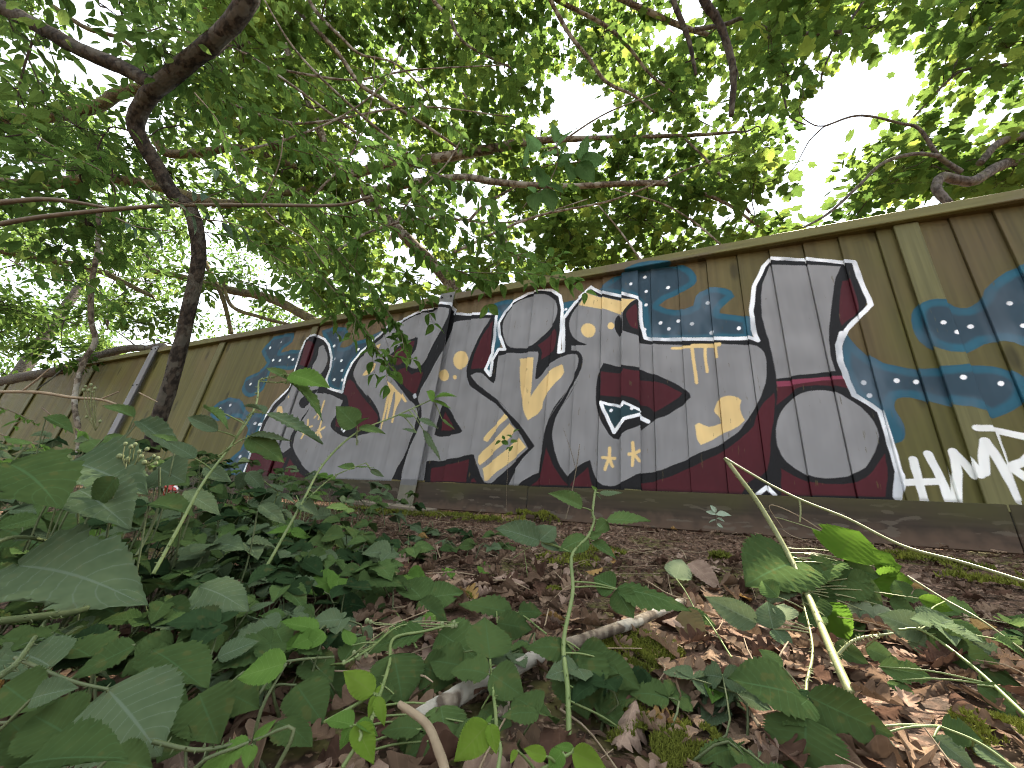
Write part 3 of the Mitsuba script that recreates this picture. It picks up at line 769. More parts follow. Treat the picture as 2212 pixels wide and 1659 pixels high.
def bramble(label, stems, leaves, name='bramble', group=None, k=0.5, petioles=True, stem_bsdf='stem_green', n_prickle=0):
    """A bramble: canes and leaf stalks as its stem, every leaflet a part of its own. stems: (points, radius); leaves: (base, tip, width ratio, material)."""
    t = thing(name, label, 'bramble', group)
    canes = []
    for pts, r in stems:
        mb = MB().add(*tube(pts, [r, r * 0.85, r * 0.6] if np.ndim(r) == 0 else r, n=7, seg=40))
        if n_prickle:
            prickles(mb, pts, r if np.ndim(r) == 0 else r[0], n_prickle)
        canes.append((mb, spline(pts, 60)))
    for base, tip, w, m in leaves:
        base, tip = np.array(base, float), np.array(tip, float)
        if petioles and canes:
            ds = [np.linalg.norm(p - base, axis=1) for _, p in canes]
            c = int(np.argmin([d.min() for d in ds]))
            d = ds[c]
            q = canes[c][1][np.argmin(d)]
            if 0.004 < d.min() < 0.30:
                mid = (q + base) / 2 + np.array([0, 0, 0.04 * d.min()])
                canes[c][0].add(*tube([q, mid, base], [0.0016, 0.0012], n=5, seg=8))
        L = np.linalg.norm(tip - base)
        mat = frame(base, tip, hint_for(base, k), L * w / 0.80)
        part(t, 'leaf', leaf_shape(BRAMBLE[rng.integers(len(BRAMBLE))], mat, m))
    for mb, _ in canes:
        part(t, 'stem', mb.ply(stem_bsdf))
    return t


D_, M_, G_, Y_, I_, P_, B_ = 'leaf_dark', 'leaf_mid', 'leaf_grey', 'leaf_young', 'leaf_lime', 'leaf_pale', 'leaf_brown'

# ------------------------------------------------------------------ brambles that the photograph shows one by one
bramble('tall upright bramble shoot with green leaves in the middle of the bank', [([(-0.161,0.586,-0.199),(-0.184,0.648,-0.148),(-0.208,0.698,-0.102),(-0.212,0.75,-0.036),(-0.224,0.776,0.022),(-0.204,0.806,0.058),(-0.196,0.82,0.088),(-0.2,0.822,0.105),(-0.2,0.837,0.151)], 0.0036)], [
    ((-0.283,0.763,0.041),(-0.345,0.701,0.055),.46,G_), ((-0.283,0.763,0.041),(-0.26,0.784,0.072),.80,G_), ((-0.281,0.765,0.038),(-0.242,0.777,0.029),.45,G_),
    ((-0.204,0.807,0.055),(-0.244,0.762,0.031),.5,M_), ((-0.2,0.809,0.056),(-0.18,0.814,0.067),.6,M_), ((-0.198,0.813,0.049),(-0.151,0.81,0.028),.4,M_),
    ((-0.174,0.829,0.092),(-0.095,0.84,0.099),.55,M_), ((-0.174,0.83,0.091),(-0.191,0.808,0.066),.6,M_),
    ((-0.149,0.787,-0.022),(-0.187,0.786,-0.009),.9,M_), ((-0.147,0.788,-0.024),(-0.118,0.772,-0.061),.75,M_), ((-0.146,0.788,-0.023),(-0.03,0.801,-0.03),.42,M_),
    ((-0.218,0.81,0.111),(-0.274,0.772,0.134),.38,M_), ((-0.192,0.843,0.145),(-0.15,0.859,0.155),.34,G_), ((-0.198,0.839,0.147),(-0.206,0.83,0.158),.4,Y_), ((-0.202,0.838,0.145),(-0.189,0.85,0.135),.5,G_),
    ((-0.198,0.708,-0.111),(-0.25,0.656,-0.108),.42,D_), ((-0.193,0.712,-0.114),(-0.163,0.659,-0.175),.85,D_), ((-0.187,0.713,-0.11),(-0.127,0.702,-0.127),.62,D_), ((-0.158,0.705,-0.114),(-0.096,0.713,-0.143),.5,D_),
    ((-0.155,0.696,-0.17),(-0.105,0.679,-0.184),.5,D_), ((-0.103,0.699,-0.197),(-0.118,0.666,-0.22),.6,D_), ((-0.149,0.7,-0.172),(-0.091,0.728,-0.144),.35,D_)], name='bramble_shoot', n_prickle=40)

bramble('dark glossy bramble in front of the fallen branch at the middle of the bank', [([(-0.232,0.547,-0.205),(-0.259,0.588,-0.177),(-0.291,0.631,-0.148),(-0.319,0.676,-0.126)], 0.0026), ([(-0.282,0.835,-0.115),(-0.358,0.877,-0.094),(-0.401,0.858,-0.095)], 0.0018)], [
    ((-0.305,0.653,-0.135),(-0.343,0.695,-0.085),.78,D_), ((-0.291,0.623,-0.147),(-0.344,0.606,-0.144),.75,D_), ((-0.288,0.624,-0.146),(-0.237,0.631,-0.164),.75,D_),
    ((-0.37,0.805,-0.108),(-0.306,0.825,-0.11),.6,D_), ((-0.369,0.867,-0.093),(-0.479,0.84,-0.087),.42,D_), ((-0.357,0.873,-0.091),(-0.313,0.895,-0.085),.62,D_),
    ((-0.35,0.655,-0.153),(-0.404,0.64,-0.149),.8,D_), ((-0.415,0.643,-0.163),(-0.36,0.656,-0.173),.8,D_), ((-0.292,0.615,-0.185),(-0.244,0.62,-0.21),.8,D_)], n_prickle=20)

bramble('cluster of dull green bramble leaflets lying over the oak leaves near the moss patch', [([(-0.482,0.721,-0.158),(-0.599,0.808,-0.129),(-0.695,0.872,-0.113),(-0.754,0.862,-0.116)], 0.002), ([(-0.507,0.796,-0.139),(-0.603,0.899,-0.107)], 0.0016)], [
    ((-0.731,0.836,-0.115),(-0.823,0.855,-0.081),.75,D_), ((-0.724,0.839,-0.114),(-0.695,0.903,-0.073),.75,D_), ((-0.714,0.81,-0.121),(-0.631,0.818,-0.14),.6,D_),
    ((-0.602,0.887,-0.102),(-0.691,0.916,-0.062),.7,M_), ((-0.601,0.897,-0.1),(-0.529,0.948,-0.077),.6,M_), ((-0.6,0.874,-0.105),(-0.52,0.875,-0.13),.5,D_),
    ((-1.342,1.319,0.02),(-1.094,1.318,-0.02),.3,G_), ((-0.504,0.718,-0.144),(-0.503,0.753,-0.112),.5,G_), ((-0.53,0.841,-0.121),(-0.553,0.813,-0.141),.5,Y_)])

bramble('bramble with big dark leaves and small pale buds left of the middle', [([(-0.375,0.488,-0.224),(-0.396,0.52,-0.201),(-0.44,0.594,-0.161),(-0.474,0.639,-0.135),(-0.437,0.669,-0.121),(-0.406,0.722,-0.108)], 0.003), ([(-0.47,0.53,-0.155),(-0.46,0.57,-0.138),(-0.474,0.656,-0.117),(-0.405,0.707,-0.111)], 0.0016)], [
    ((-0.449,0.613,-0.149),(-0.404,0.597,-0.201),.95,D_), ((-0.437,0.669,-0.121),(-0.518,0.611,-0.156),.38,M_), ((-0.434,0.708,-0.126),(-0.35,0.716,-0.152),.72,M_), ((-0.512,0.576,-0.166),(-0.51,0.611,-0.129),.6,M_), ((-0.503,0.578,-0.143),(-0.535,0.586,-0.124),.45,Y_),
    ((-0.332,0.573,-0.181),(-0.301,0.562,-0.228),.95,M_), ((-0.324,0.524,-0.193),(-0.369,0.505,-0.196),.6,D_), ((-0.36,0.537,-0.197),(-0.329,0.534,-0.229),.75,D_), ((-0.544,0.568,-0.182),(-0.486,0.568,-0.215),.8,D_), ((-0.412,0.579,-0.186),(-0.447,0.563,-0.191),.7,D_),
    ((-0.311,0.522,-0.201),(-0.33,0.505,-0.221),.8,D_), ((-0.302,0.586,-0.195),(-0.264,0.586,-0.228),.8,D_)], n_prickle=16)

bramble('bright young bramble sprig with lime leaves above the twig end', [([(-0.419,0.464,-0.194),(-0.393,0.483,-0.175),(-0.38,0.494,-0.164),(-0.377,0.495,-0.161)], 0.0022)], [
    ((-0.371,0.482,-0.16),(-0.422,0.476,-0.144),.42,I_), ((-0.369,0.484,-0.16),(-0.369,0.49,-0.152),.55,I_), ((-0.368,0.48,-0.161),(-0.363,0.471,-0.18),.34,I_), ((-0.364,0.48,-0.161),(-0.342,0.476,-0.182),.40,I_)], name='bramble_sprig')
bramble('bright young bramble sprig with hanging lime leaves at the lower edge, left of the twig', [([(-0.343,0.42,-0.204),(-0.337,0.431,-0.18),(-0.354,0.435,-0.176)], 0.0022)], [
    ((-0.347,0.431,-0.173),(-0.315,0.432,-0.197),.48,I_), ((-0.349,0.43,-0.173),(-0.379,0.42,-0.172),.6,Y_), ((-0.348,0.434,-0.172),(-0.323,0.44,-0.177),.4,Y_), ((-0.35,0.426,-0.174),(-0.349,0.418,-0.191),.5,Y_)], name='bramble_sprig')
bramble('bright young bramble sprig with a bud, right of the twig', [([(-0.202,0.478,-0.19),(-0.207,0.49,-0.173),(-0.224,0.499,-0.163)], 0.0022)], [
    ((-0.223,0.49,-0.158),(-0.246,0.467,-0.189),.55,I_), ((-0.221,0.49,-0.158),(-0.208,0.485,-0.179),.5,I_), ((-0.225,0.49,-0.158),(-0.223,0.496,-0.151),.55,Y_)], name='bramble_sprig')
bramble('bright young bramble sprig at the lower edge below the upright shoot', [([(-0.17,0.49,-0.187),(-0.148,0.492,-0.172),(-0.134,0.498,-0.163)], 0.0022)], [
    ((-0.151,0.47,-0.163),(-0.172,0.463,-0.16),.45,I_), ((-0.134,0.498,-0.163),(-0.103,0.507,-0.17),.55,I_), ((-0.143,0.495,-0.164),(-0.153,0.485,-0.178),.7,Y_), ((-0.179,0.466,-0.164),(-0.183,0.46,-0.173),.5,I_), ((-0.134,0.504,-0.162),(-0.152,0.497,-0.162),.35,Y_)], name='bramble_sprig')

# the cut bramble at the right, its lopped cane leaning up in front of the fence
bramble('lopped bramble with a thick pale cane leaning up in front of the maroon paint', [([(0.175,0.874,-0.123),(0.176,0.952,-0.083),(0.187,1.159,0.004),(0.172,1.253,0.097),(0.132,1.3,0.211),(0.095,1.309,0.28),(0.062,1.323,0.343)], [0.0066, 0.0062, 0.0060, 0.0056]), ([(0.101,0.772,-0.149),(0.118,0.851,-0.119),(0.153,0.977,-0.073),(0.185,1.23,0.012)], 0.0026), ([(0.184,0.985,-0.089),(0.223,1.005,-0.058),(0.287,1.043,-0.042)], 0.0028)], [
    ((0.196,1.248,0.08),(0.072,1.169,0.017),.92,D_), ((0.214,1.258,0.078),(0.274,1.251,0.03),.62,D_), ((0.277,1.286,0.086),(0.209,1.228,0.035),.62,M_),
    ((0.276,1.281,0.094),(0.346,1.326,0.175),.92,'leaf_sunny'), ((0.338,1.31,0.048),(0.439,1.355,0.058),.50,'leaf_sunny'), ((0.336,1.321,0.023),(0.248,1.281,0.016),.30,I_),
    ((0.226,1.208,-0.008),(0.248,1.181,-0.081),.75,'leaf_sunny'), ((0.345,1.337,0.099),(0.411,1.38,0.129),.75,'leaf_sunny'), ((0.288,1.296,0.077),(0.358,1.301,0.061),.7,D_), ((0.297,1.246,-0.013),(0.318,1.225,-0.049),.6,G_),
    ((0.327,1.254,0.002),(0.353,1.212,-0.087),.36,P_), ((0.286,1.256,0.005),(0.31,1.239,-0.036),.75,P_), ((0.42,1.314,0.024),(0.487,1.33,0.008),.36,'leaf_sunny'), ((0.218,1.25,0.023),(0.239,1.228,-0.036),.7,D_), ((0.278,1.222,-0.034),(0.241,1.181,-0.087),.5,D_), ((0.36,1.29,0.01),(0.414,1.302,-0.01),.6,D_),
    ((0.098,0.749,-0.118),(0.012,0.7,-0.105),.60,D_), ((0.104,0.75,-0.116),(0.186,0.742,-0.141),.52,D_), ((0.094,0.718,-0.134),(0.08,0.692,-0.197),.95,D_), ((0.123,0.763,-0.147),(0.149,0.75,-0.169),.6,M_), ((0.161,1.213,0.043),(0.112,1.157,-0.019),.7,G_), ((0.304,1.281,0.072),(0.24,1.234,0.003),.8,D_), ((0.299,1.261,0.033),(0.343,1.266,-0.008),.75,D_), ((0.358,1.328,0.083),(0.415,1.339,0.092),.7,'leaf_sunny'), ((0.211,1.164,-0.032),(0.157,1.146,-0.051),.7,D_), ((0.193,1.03,-0.075),(0.238,1.013,-0.096),.6,D_), ((0.087,0.818,-0.097),(0.06,0.82,-0.078),.7,D_), ((0.102,0.738,-0.118),(0.068,0.709,-0.142),.65,M_), ((0.145,0.77,-0.139),(0.172,0.759,-0.167),.6,D_), ((0.252,1.083,-0.074),(0.297,1.088,-0.089),.6,M_), ((0.389,1.274,0.024),(0.381,1.301,0.06),.7,D_), ((0.284,1.259,0.048),(0.347,1.273,0.032),.7,D_), ((0.214,1.197,0.003),(0.183,1.158,-0.048),.6,D_),
    ((0.102,1.028,-0.063),(0.098,1.051,-0.014),.78,G_), ((0.102,1.028,-0.063),(0.126,1.005,-0.091),.68,G_), ((0.076,1.036,-0.057),(-0.013,1.025,-0.023),.42,G_), ((0.127,1.123,-0.007),(0.1,1.161,0.026),.6,M_), ((0.127,1.031,-0.045),(0.128,1.068,-0.014),.7,P_)], name='lopped_bramble', stem_bsdf='stem_pale', n_prickle=50, k=0.72)

bramble('dark shiny bramble spreading over the bank at the right side', [([(0.361,0.869,-0.114),(0.36,0.986,-0.07),(0.34,1.079,-0.033),(0.302,1.067,-0.036)], 0.003)], [
    ((0.351,1.113,-0.034),(0.287,1.097,-0.016),.62,G_), ((0.353,1.114,-0.036),(0.341,1.08,-0.077),.80,G_), ((0.354,1.113,-0.031),(0.421,1.158,-0.005),.65,G_), ((0.348,1.087,-0.034),(0.423,1.006,-0.093),.36,D_), ((0.353,1.094,-0.044),(0.385,1.036,-0.092),.42,D_), ((0.36,0.981,-0.105),(0.39,0.961,-0.133),.5,D_), ((0.447,1.11,-0.031),(0.483,1.114,-0.053),.5,M_), ((0.242,0.947,-0.105),(0.265,0.919,-0.124),.5,D_),
    ((0.232,0.944,-0.088),(0.313,0.97,-0.092),.32,M_), ((0.421,1.193,-0.011),(0.46,1.163,-0.062),.5,M_), ((0.394,1.09,-0.044),(0.467,1.097,-0.066),.4,G_), ((0.342,0.937,-0.09),(0.388,0.934,-0.123),.5,D_), ((0.449,1.271,0.023),(0.5,1.267,0.004),.5,M_)], k=0.6)
bramble('small bramble with three pale ribbed leaflets at the lower right', [([(0.307,0.776,-0.159),(0.281,0.8,-0.138),(0.248,0.807,-0.129)], 0.002)], [
    ((0.234,0.789,-0.139),(0.268,0.781,-0.162),.44,G_), ((0.254,0.821,-0.134),(0.29,0.815,-0.135),.80,D_), ((0.276,0.812,-0.144),(0.306,0.797,-0.156),.46,G_), ((0.141,0.758,-0.149),(0.173,0.766,-0.157),.6,P_), ((0.173,0.769,-0.146),(0.194,0.77,-0.158),.5,P_)])
bramble('withered bramble leaf turning brown beside the fallen branch', [([(0.024,0.929,-0.11),(-0.019,1.083,-0.06),(-0.06,1.074,-0.055)], 0.0016)], [((-0.06,1.069,-0.057),(-0.02,1.031,-0.114),.6,B_), ((-0.054,1.077,-0.055),(0.007,1.076,-0.075),.4,M_), ((-0.053,1.425,0.054),(0.027,1.369,-0.01),.4,'litter_pink'), ((-0.081,1.234,0.006),(-0.066,1.323,0.067),.5,P_)], k=0.7)

# the long arching canes at the left of the lettering
bramble('long arching bramble cane with leaves hanging before the maroon and grey letters', [([(-0.799,0.616,-0.084),(-0.8,0.635,-0.024),(-0.805,0.664,0.063),(-0.82,0.705,0.165),(-0.806,0.764,0.259),(-0.77,0.845,0.33),(-0.703,0.914,0.407)], [0.0032, 0.0028, 0.0022, 0.0016]), ([(-0.805,0.664,0.063),(-0.786,0.712,0.135),(-0.744,0.759,0.18)], 0.0014), ([(-0.807,0.778,0.229),(-0.805,0.767,0.253),(-0.802,0.758,0.275)], 0.0014)], [
    ((-0.698,0.916,0.408),(-0.706,0.882,0.419),.9,Y_), ((-0.696,0.916,0.41),(-0.641,0.934,0.429),.7,Y_), ((-0.703,0.916,0.402),(-0.655,0.946,0.391),.35,Y_),
    ((-0.804,0.757,0.275),(-0.832,0.702,0.311),.75,M_), ((-0.799,0.761,0.272),(-0.738,0.794,0.266),.34,M_), ((-0.802,0.757,0.278),(-0.776,0.758,0.302),.6,M_),
    ((-0.72,0.867,0.337),(-0.762,0.844,0.34),.3,M_), ((-0.706,0.875,0.332),(-0.66,0.907,0.315),.45,G_), ((-0.697,0.893,0.305),(-0.652,0.946,0.24),.3,G_), ((-0.702,0.873,0.291),(-0.738,0.852,0.298),.4,G_), ((-0.682,0.948,0.357),(-0.647,0.975,0.337),.3,M_),
    ((-0.771,0.754,0.164),(-0.807,0.734,0.167),.5,M_), ((-0.765,0.754,0.169),(-0.724,0.771,0.176),.4,M_), ((-0.735,0.771,0.166),(-0.706,0.791,0.154),.3,G_), ((-0.814,0.658,0.067),(-0.77,0.688,0.049),.5,G_), ((-0.79,0.664,0.079),(-0.758,0.68,0.078),.4,M_)], name='arching_bramble', k=0.35, n_prickle=30)
bramble('arching bramble cane with two big leaves crossing the first maroon letter', [([(-0.765,0.411,-0.076),(-0.776,0.425,-0.016),(-0.796,0.447,0.069),(-0.81,0.477,0.144),(-0.824,0.502,0.23),(-0.851,0.506,0.294)], [0.0028, 0.0025, 0.002, 0.0016]), ([(-0.85,0.506,0.296),(-0.814,0.518,0.308),(-0.789,0.527,0.314)], 0.0012), ([(-0.85,0.507,0.293),(-0.815,0.524,0.295),(-0.789,0.535,0.298)], 0.0012), ([(-0.814,0.463,0.118),(-0.793,0.48,0.154),(-0.793,0.499,0.166)], 0.0012), ([(-0.81,0.477,0.144),(-0.794,0.48,0.205),(-0.763,0.493,0.211)], 0.0012)], [
    ((-0.791,0.527,0.314),(-0.714,0.572,0.298),.55,Y_), ((-0.791,0.535,0.298),(-0.714,0.587,0.242),.33,M_), ((-0.796,0.529,0.304),(-0.857,0.51,0.332),.22,M_),
    ((-0.763,0.493,0.211),(-0.668,0.559,0.171),.25,G_), ((-0.768,0.491,0.21),(-0.821,0.478,0.232),.3,G_), ((-0.801,0.496,0.164),(-0.739,0.542,0.133),.48,M_), ((-0.797,0.496,0.168),(-0.724,0.531,0.171),.2,G_),
    ((-0.811,0.444,0.161),(-0.863,0.408,0.182),.34,G_), ((-0.853,0.427,0.203),(-0.789,0.45,0.172),.3,M_), ((-0.808,0.424,0.104),(-0.85,0.392,0.128),.4,G_)], name='arching_bramble', k=0.35, n_prickle=30)
bramble('thin bramble shoot with small grey green leaves at the foot of the maroon corner', [([(-1.337,0.972,0.01),(-1.338,0.995,0.088),(-1.321,0.983,0.13)], 0.002), ([(-1.09,0.907,0.021),(-1.074,0.89,0.072),(-1.129,0.905,0.112)], 0.002)], [
    ((-1.367,0.88,0.172),(-1.396,0.894,0.113),.5,G_), ((-1.36,0.883,0.173),(-1.313,0.93,0.123),.45,G_), ((-1.322,0.988,0.118),(-1.382,0.961,0.114),.35,G_), ((-1.319,0.99,0.119),(-1.266,1.023,0.104),.3,G_), ((-1.307,0.99,0.132),(-1.355,0.954,0.157),.35,G_)], k=0.35)

# hero leaves of the thicket at the lower left
THICK = [
    ((-0.946,0.322,-0.085),(-0.732,0.381,-0.09),.50,G_), ((-0.771,0.489,-0.094),(-0.664,0.507,-0.108),.5,G_), ((-0.694,0.535,-0.118),(-0.673,0.559,-0.103),.8,G_), ((-0.618,0.344,-0.137),(-0.643,0.305,-0.167),.62,D_), ((-0.619,0.366,-0.146),(-0.526,0.386,-0.167),.6,D_), ((-0.525,0.284,-0.152),(-0.445,0.3,-0.182),.80,G_),
    ((-0.549,0.24,-0.156),(-0.525,0.257,-0.144),.6,G_), ((-0.448,0.413,-0.134),(-0.488,0.386,-0.151),.62,Y_), ((-0.535,0.535,-0.125),(-0.6,0.519,-0.12),.36,Y_), ((-0.523,0.536,-0.125),(-0.529,0.516,-0.145),.7,Y_), ((-0.399,0.35,-0.179),(-0.431,0.328,-0.2),.45,Y_), ((-0.397,0.353,-0.178),(-0.389,0.365,-0.163),.32,Y_), ((-0.393,0.349,-0.179),(-0.387,0.344,-0.194),.6,Y_),
    ((-0.439,0.204,-0.165),(-0.384,0.234,-0.148),.55,D_), ((-2.659,1.018,0.003),(-2.265,0.963,-0.079),.6,Y_), ((-1.577,0.473,-0.062),(-1.24,0.507,-0.102),.45,D_), ((-1.387,0.98,-0.007),(-1.725,1.074,0.063),.5,G_), ((-2.039,1.356,0.087),(-1.575,1.25,-0.047),.5,G_), ((-1.311,1.018,-0.026),(-1.109,0.97,-0.103),.45,G_),
    ((-0.581,0.424,-0.153),(-0.553,0.454,-0.131),.6,G_), ((-0.697,0.596,-0.132),(-0.68,0.627,-0.109),.6,G_), ((-1.175,0.969,-0.046),(-1.089,0.997,-0.042),.6,G_), ((-1.086,0.856,-0.074),(-1.023,0.884,-0.067),.5,G_), ((-0.525,0.376,-0.172),(-0.476,0.379,-0.203),.8,D_), ((-0.525,0.403,-0.173),(-0.473,0.416,-0.182),.7,D_), ((-0.547,0.537,-0.161),(-0.491,0.543,-0.18),.7,D_), ((-0.505,0.492,-0.179),(-0.449,0.497,-0.208),.75,D_),
    ((-0.621,0.264,-0.193),(-0.554,0.281,-0.212),.7,D_), ((-0.543,0.278,-0.19),(-0.598,0.264,-0.179),.75,D_), ((-0.526,0.338,-0.189),(-0.585,0.326,-0.175),.75,D_), ((-0.51,0.361,-0.191),(-0.512,0.346,-0.221),.8,D_), ((-0.584,0.349,-0.179),(-0.523,0.368,-0.185),.6,M_), ((-0.674,0.299,-0.163),(-0.743,0.284,-0.153),.7,G_), ((-0.682,0.339,-0.16),(-0.761,0.321,-0.15),.75,D_), ((-0.721,0.472,-0.141),(-0.799,0.449,-0.139),.7,G_), ((-0.839,0.503,-0.126),(-0.853,0.467,-0.157),.7,D_), ((-0.819,0.419,-0.14),(-0.916,0.404,-0.127),.7,D_), ((-0.885,0.352,-0.128),(-0.954,0.331,-0.127),.6,M_), ((-0.77,0.537,-0.139),(-0.688,0.536,-0.173),.8,D_), ((-0.601,0.464,-0.172),(-0.539,0.478,-0.183),.75,D_), ((-0.467,0.442,-0.199),(-0.418,0.455,-0.209),.75,D_), ((-0.982,0.623,-0.096),(-1.11,0.627,-0.072),.7,G_), ((-0.461,0.27,-0.185),(-0.423,0.285,-0.185),.6,D_), ((-0.623,0.247,-0.161),(-0.574,0.259,-0.172),.7,D_), ((-0.909,0.772,-0.095),(-0.982,0.753,-0.093),.7,G_), ((-0.621,0.38,-0.164),(-0.668,0.366,-0.161),.75,D_),
    ((-0.92,0.249,0.051),(-0.798,0.277,0.015),.7,D_), ((-1.12,0.378,0.081),(-0.942,0.427,0.06),.6,G_), ((-0.969,0.356,0.029),(-0.842,0.386,-0.004),.6,G_), ((-1.22,0.421,0.141),(-1.154,0.443,0.112),.5,M_), ((-1.182,0.433,0.155),(-1.129,0.472,0.129),.35,M_), ((-1.249,0.49,0.221),(-1.319,0.445,0.243),.3,M_), ((-1.24,0.499,0.212),(-1.086,0.549,0.14),.22,G_), ((-1.086,0.506,0.103),(-0.986,0.518,0.078),.7,G_), ((-1.045,0.502,0.153),(-1.089,0.469,0.175),.3,M_),
    ((-1.043,0.29,0.092),(-1.077,0.268,0.102),.5,M_), ((-0.91,0.372,0.058),(-0.922,0.367,0.003),.6,D_), ((-0.863,0.413,0.021),(-0.792,0.447,0.022),.5,D_), ((-0.919,0.489,0.056),(-0.856,0.536,0.023),.45,G_), ((-0.993,0.546,0.114),(-0.94,0.583,0.093),.4,G_), ((-1.588,0.445,0.217),(-1.523,0.49,0.191),.4,M_), ((-0.888,0.627,0.053),(-0.835,0.668,0.023),.4,G_)]
tk = thing('bramble_thicket', 'dense dark bramble thicket with large leaves heaped up at the lower left', 'bramble')
mb = MB()
for base, tip, w, m in THICK:
    base, tip = np.array(base, float), np.array(tip, float)
    L = np.linalg.norm(tip - base)
    part(tk, 'leaf', leaf_shape(BRAMBLE[rng.integers(len(BRAMBLE))], frame(base, tip, hint_for(base, 0.5, 0.2), L * w / 0.80), m))
    foot = np.array([base[0] * 1.02, base[1] * 1.02, 0])
    foot[2] = float(ground_z(foot[0], foot[1]))
    side = rng.normal(0, 0.03, 3)
    mb.add(*tube([foot, (foot + base) / 2 + side, base], [0.0026, 0.0014], n=5, seg=10))
for pts, r in (([(-0.707,0.237,-0.121),(-0.733,0.294,-0.121),(-0.773,0.349,-0.122),(-0.871,0.432,-0.115),(-0.897,0.489,-0.108)], 0.0042), ([(-0.579,0.224,-0.142),(-0.641,0.256,-0.145),(-0.839,0.343,-0.145)], 0.003), ([(-0.675,0.265,-0.15),(-0.598,0.286,-0.159),(-0.556,0.304,-0.162)], 0.002), ([(-0.454,0.297,-0.178),(-0.428,0.325,-0.185),(-0.41,0.361,-0.183)], 0.002),
               ([(-0.885,0.259,-0.062),(-0.915,0.297,-0.046),(-1.004,0.382,-0.06),(-0.911,0.47,-0.099)], 0.003), ([(-0.922,0.442,-0.1),(-1.009,0.501,-0.061),(-1.019,0.507,0.018),(-1.033,0.485,0.099)], 0.003), ([(-0.503,0.436,-0.179),(-0.504,0.453,-0.153),(-0.472,0.449,-0.14),(-0.461,0.5,-0.141)], 0.0018)):
    mb.add(*tube(pts, [r, r * 0.8], n=7, seg=30))
    prickles(mb, pts, r, 16)
part(tk, 'stem', mb.ply('stem_shade'), kind='stuff')
MATS = ['leaf_deep'] * 3 + [D_] * 6 + [G_] * 4 + [M_] * 3 + [Y_]
fill_r = np.random.default_rng(21)
BUSH = [('bramble bush filling the lower left corner of the picture', lambda x, y: math.hypot(x, y) < 0.95), ('bramble bush between the corner thicket and the leaf litter', lambda x, y: x > -1.15), ('bramble bush under the far left boards behind the nearer thicket', lambda x, y: y > 1.25 or x < -2.6), ('bramble bush in the middle of the thicket below the slender trunk', lambda x, y: True)]
beds = [[] for _ in BUSH]
while sum(map(len, beds)) < 620:
    x, y = (fill_r.uniform(-3.6, -0.28), fill_r.uniform(0.15, 2.15)) if sum(map(len, beds)) % 3 else (fill_r.uniform(-1.3, -0.36), fill_r.uniform(0.15, 0.95))
    if x > -0.42 * y - 0.30 - (0.25 if y > 1.0 else 0) or math.hypot(x, y) < 0.5:
        continue
    top = np.clip(0.05 + 0.20 * (-x - 0.30), 0.04, 0.46)
    c = np.array([x, y, float(ground_z(x, y)) + fill_r.uniform(0.1, 1.0) ** 0.6 * top])
    zd, hx = c @ FWD, c[2] - 0.13 * math.hypot(x, y)
    if hx > 0 or zd < 0.50:
        continue
    beds[next(i for i, b in enumerate(BUSH) if b[1](x, y))].append(c)
BUSH += [('low bramble with dark leaves along the lower edge between the two twigs', None), ('low bramble with grey green leaves at the right edge of the bank', None), ('low bramble patch between the thicket and the yellow marked letters', None)]
for x0, x1, y0, y1, n in ((-0.34, 0.10, 0.56, 0.80, 20), (0.36, 0.85, 0.95, 1.5, 18), (-1.35, -0.75, 1.0, 1.75, 26)):
    beds.append([])
    for _ in range(n):
        x, y = fill_r.uniform(x0, x1), fill_r.uniform(y0, y1)
        beds[-1].append(np.array([x, y, float(ground_z(x, y)) + fill_r.uniform(0.015, 0.07)]))
for (lab, _), bed in zip(BUSH, beds):
    t = thing('bramble_bush', lab, 'bramble')
    mb, n_leaf, more = MB(), 0, {}
    for c in bed:
        a = fill_r.uniform(0, 2 * math.pi)
        s = fill_r.uniform(0.040, 0.068) * (1.25 if c @ FWD > 0.8 else 1.0)
        m = MATS[fill_r.integers(len(MATS))]
        foot = c + np.array([fill_r.normal(0, 0.05), fill_r.normal(0, 0.05), 0])
        foot[2] = float(ground_z(foot[0], foot[1]))
        mb.add(*tube([foot, (foot + c) / 2 + fill_r.normal(0, 0.02, 3), c], [0.0022, 0.0012], n=4, seg=6))
        face = UPISH + unit(-c) * 0.35
        for da, f in ((0, 1.0), (1.25, 0.8), (-1.25, 0.8)):
            d = np.array([math.cos(a + da), math.sin(a + da), fill_r.uniform(-0.5, 0.1)])
            mesh, mt = BRAMBLE[fill_r.integers(len(BRAMBLE))], frame(c, c + d * s * f, face + fill_r.normal(0, 0.28, 3), s * f * fill_r.uniform(0.65, 0.9))
            n_leaf += 1
            if n_leaf <= 290:
                part(t, 'leaf', leaf_shape(mesh, mt, m))
            else:
                more.setdefault(m, MB()).add(place_leaf(mt, mesh), mesh[1], mesh[2])
    for m, b in more.items():
        part(t, 'leaves', b.ply(m), kind='stuff')
    part(t, 'stem', mb.ply('stem_shade'), kind='stuff')

# green flower buds on thin stalks
def buds(label, pts, base, size=0.0034):
    t = thing('bramble_buds', label, 'flower buds')
    mb, st = MB(), MB()
    base = np.array(base)
    for p in pts:
        p = np.array(p)
        s = trimesh.creation.icosphere(1, size * rng.uniform(0.8, 1.2))
        mb.add(s.vertices * [1, 1, 1.25] + p, s.faces)
        st.add(*tube([base, (base + p) / 2 + rng.normal(0, 0.004, 3), p], [0.0012, 0.0008], n=4, seg=6))
    part(t, 'stalk', st.ply('stem_pale'))
    part(t, 'bud', mb.ply('flower_bud'), kind='stuff')


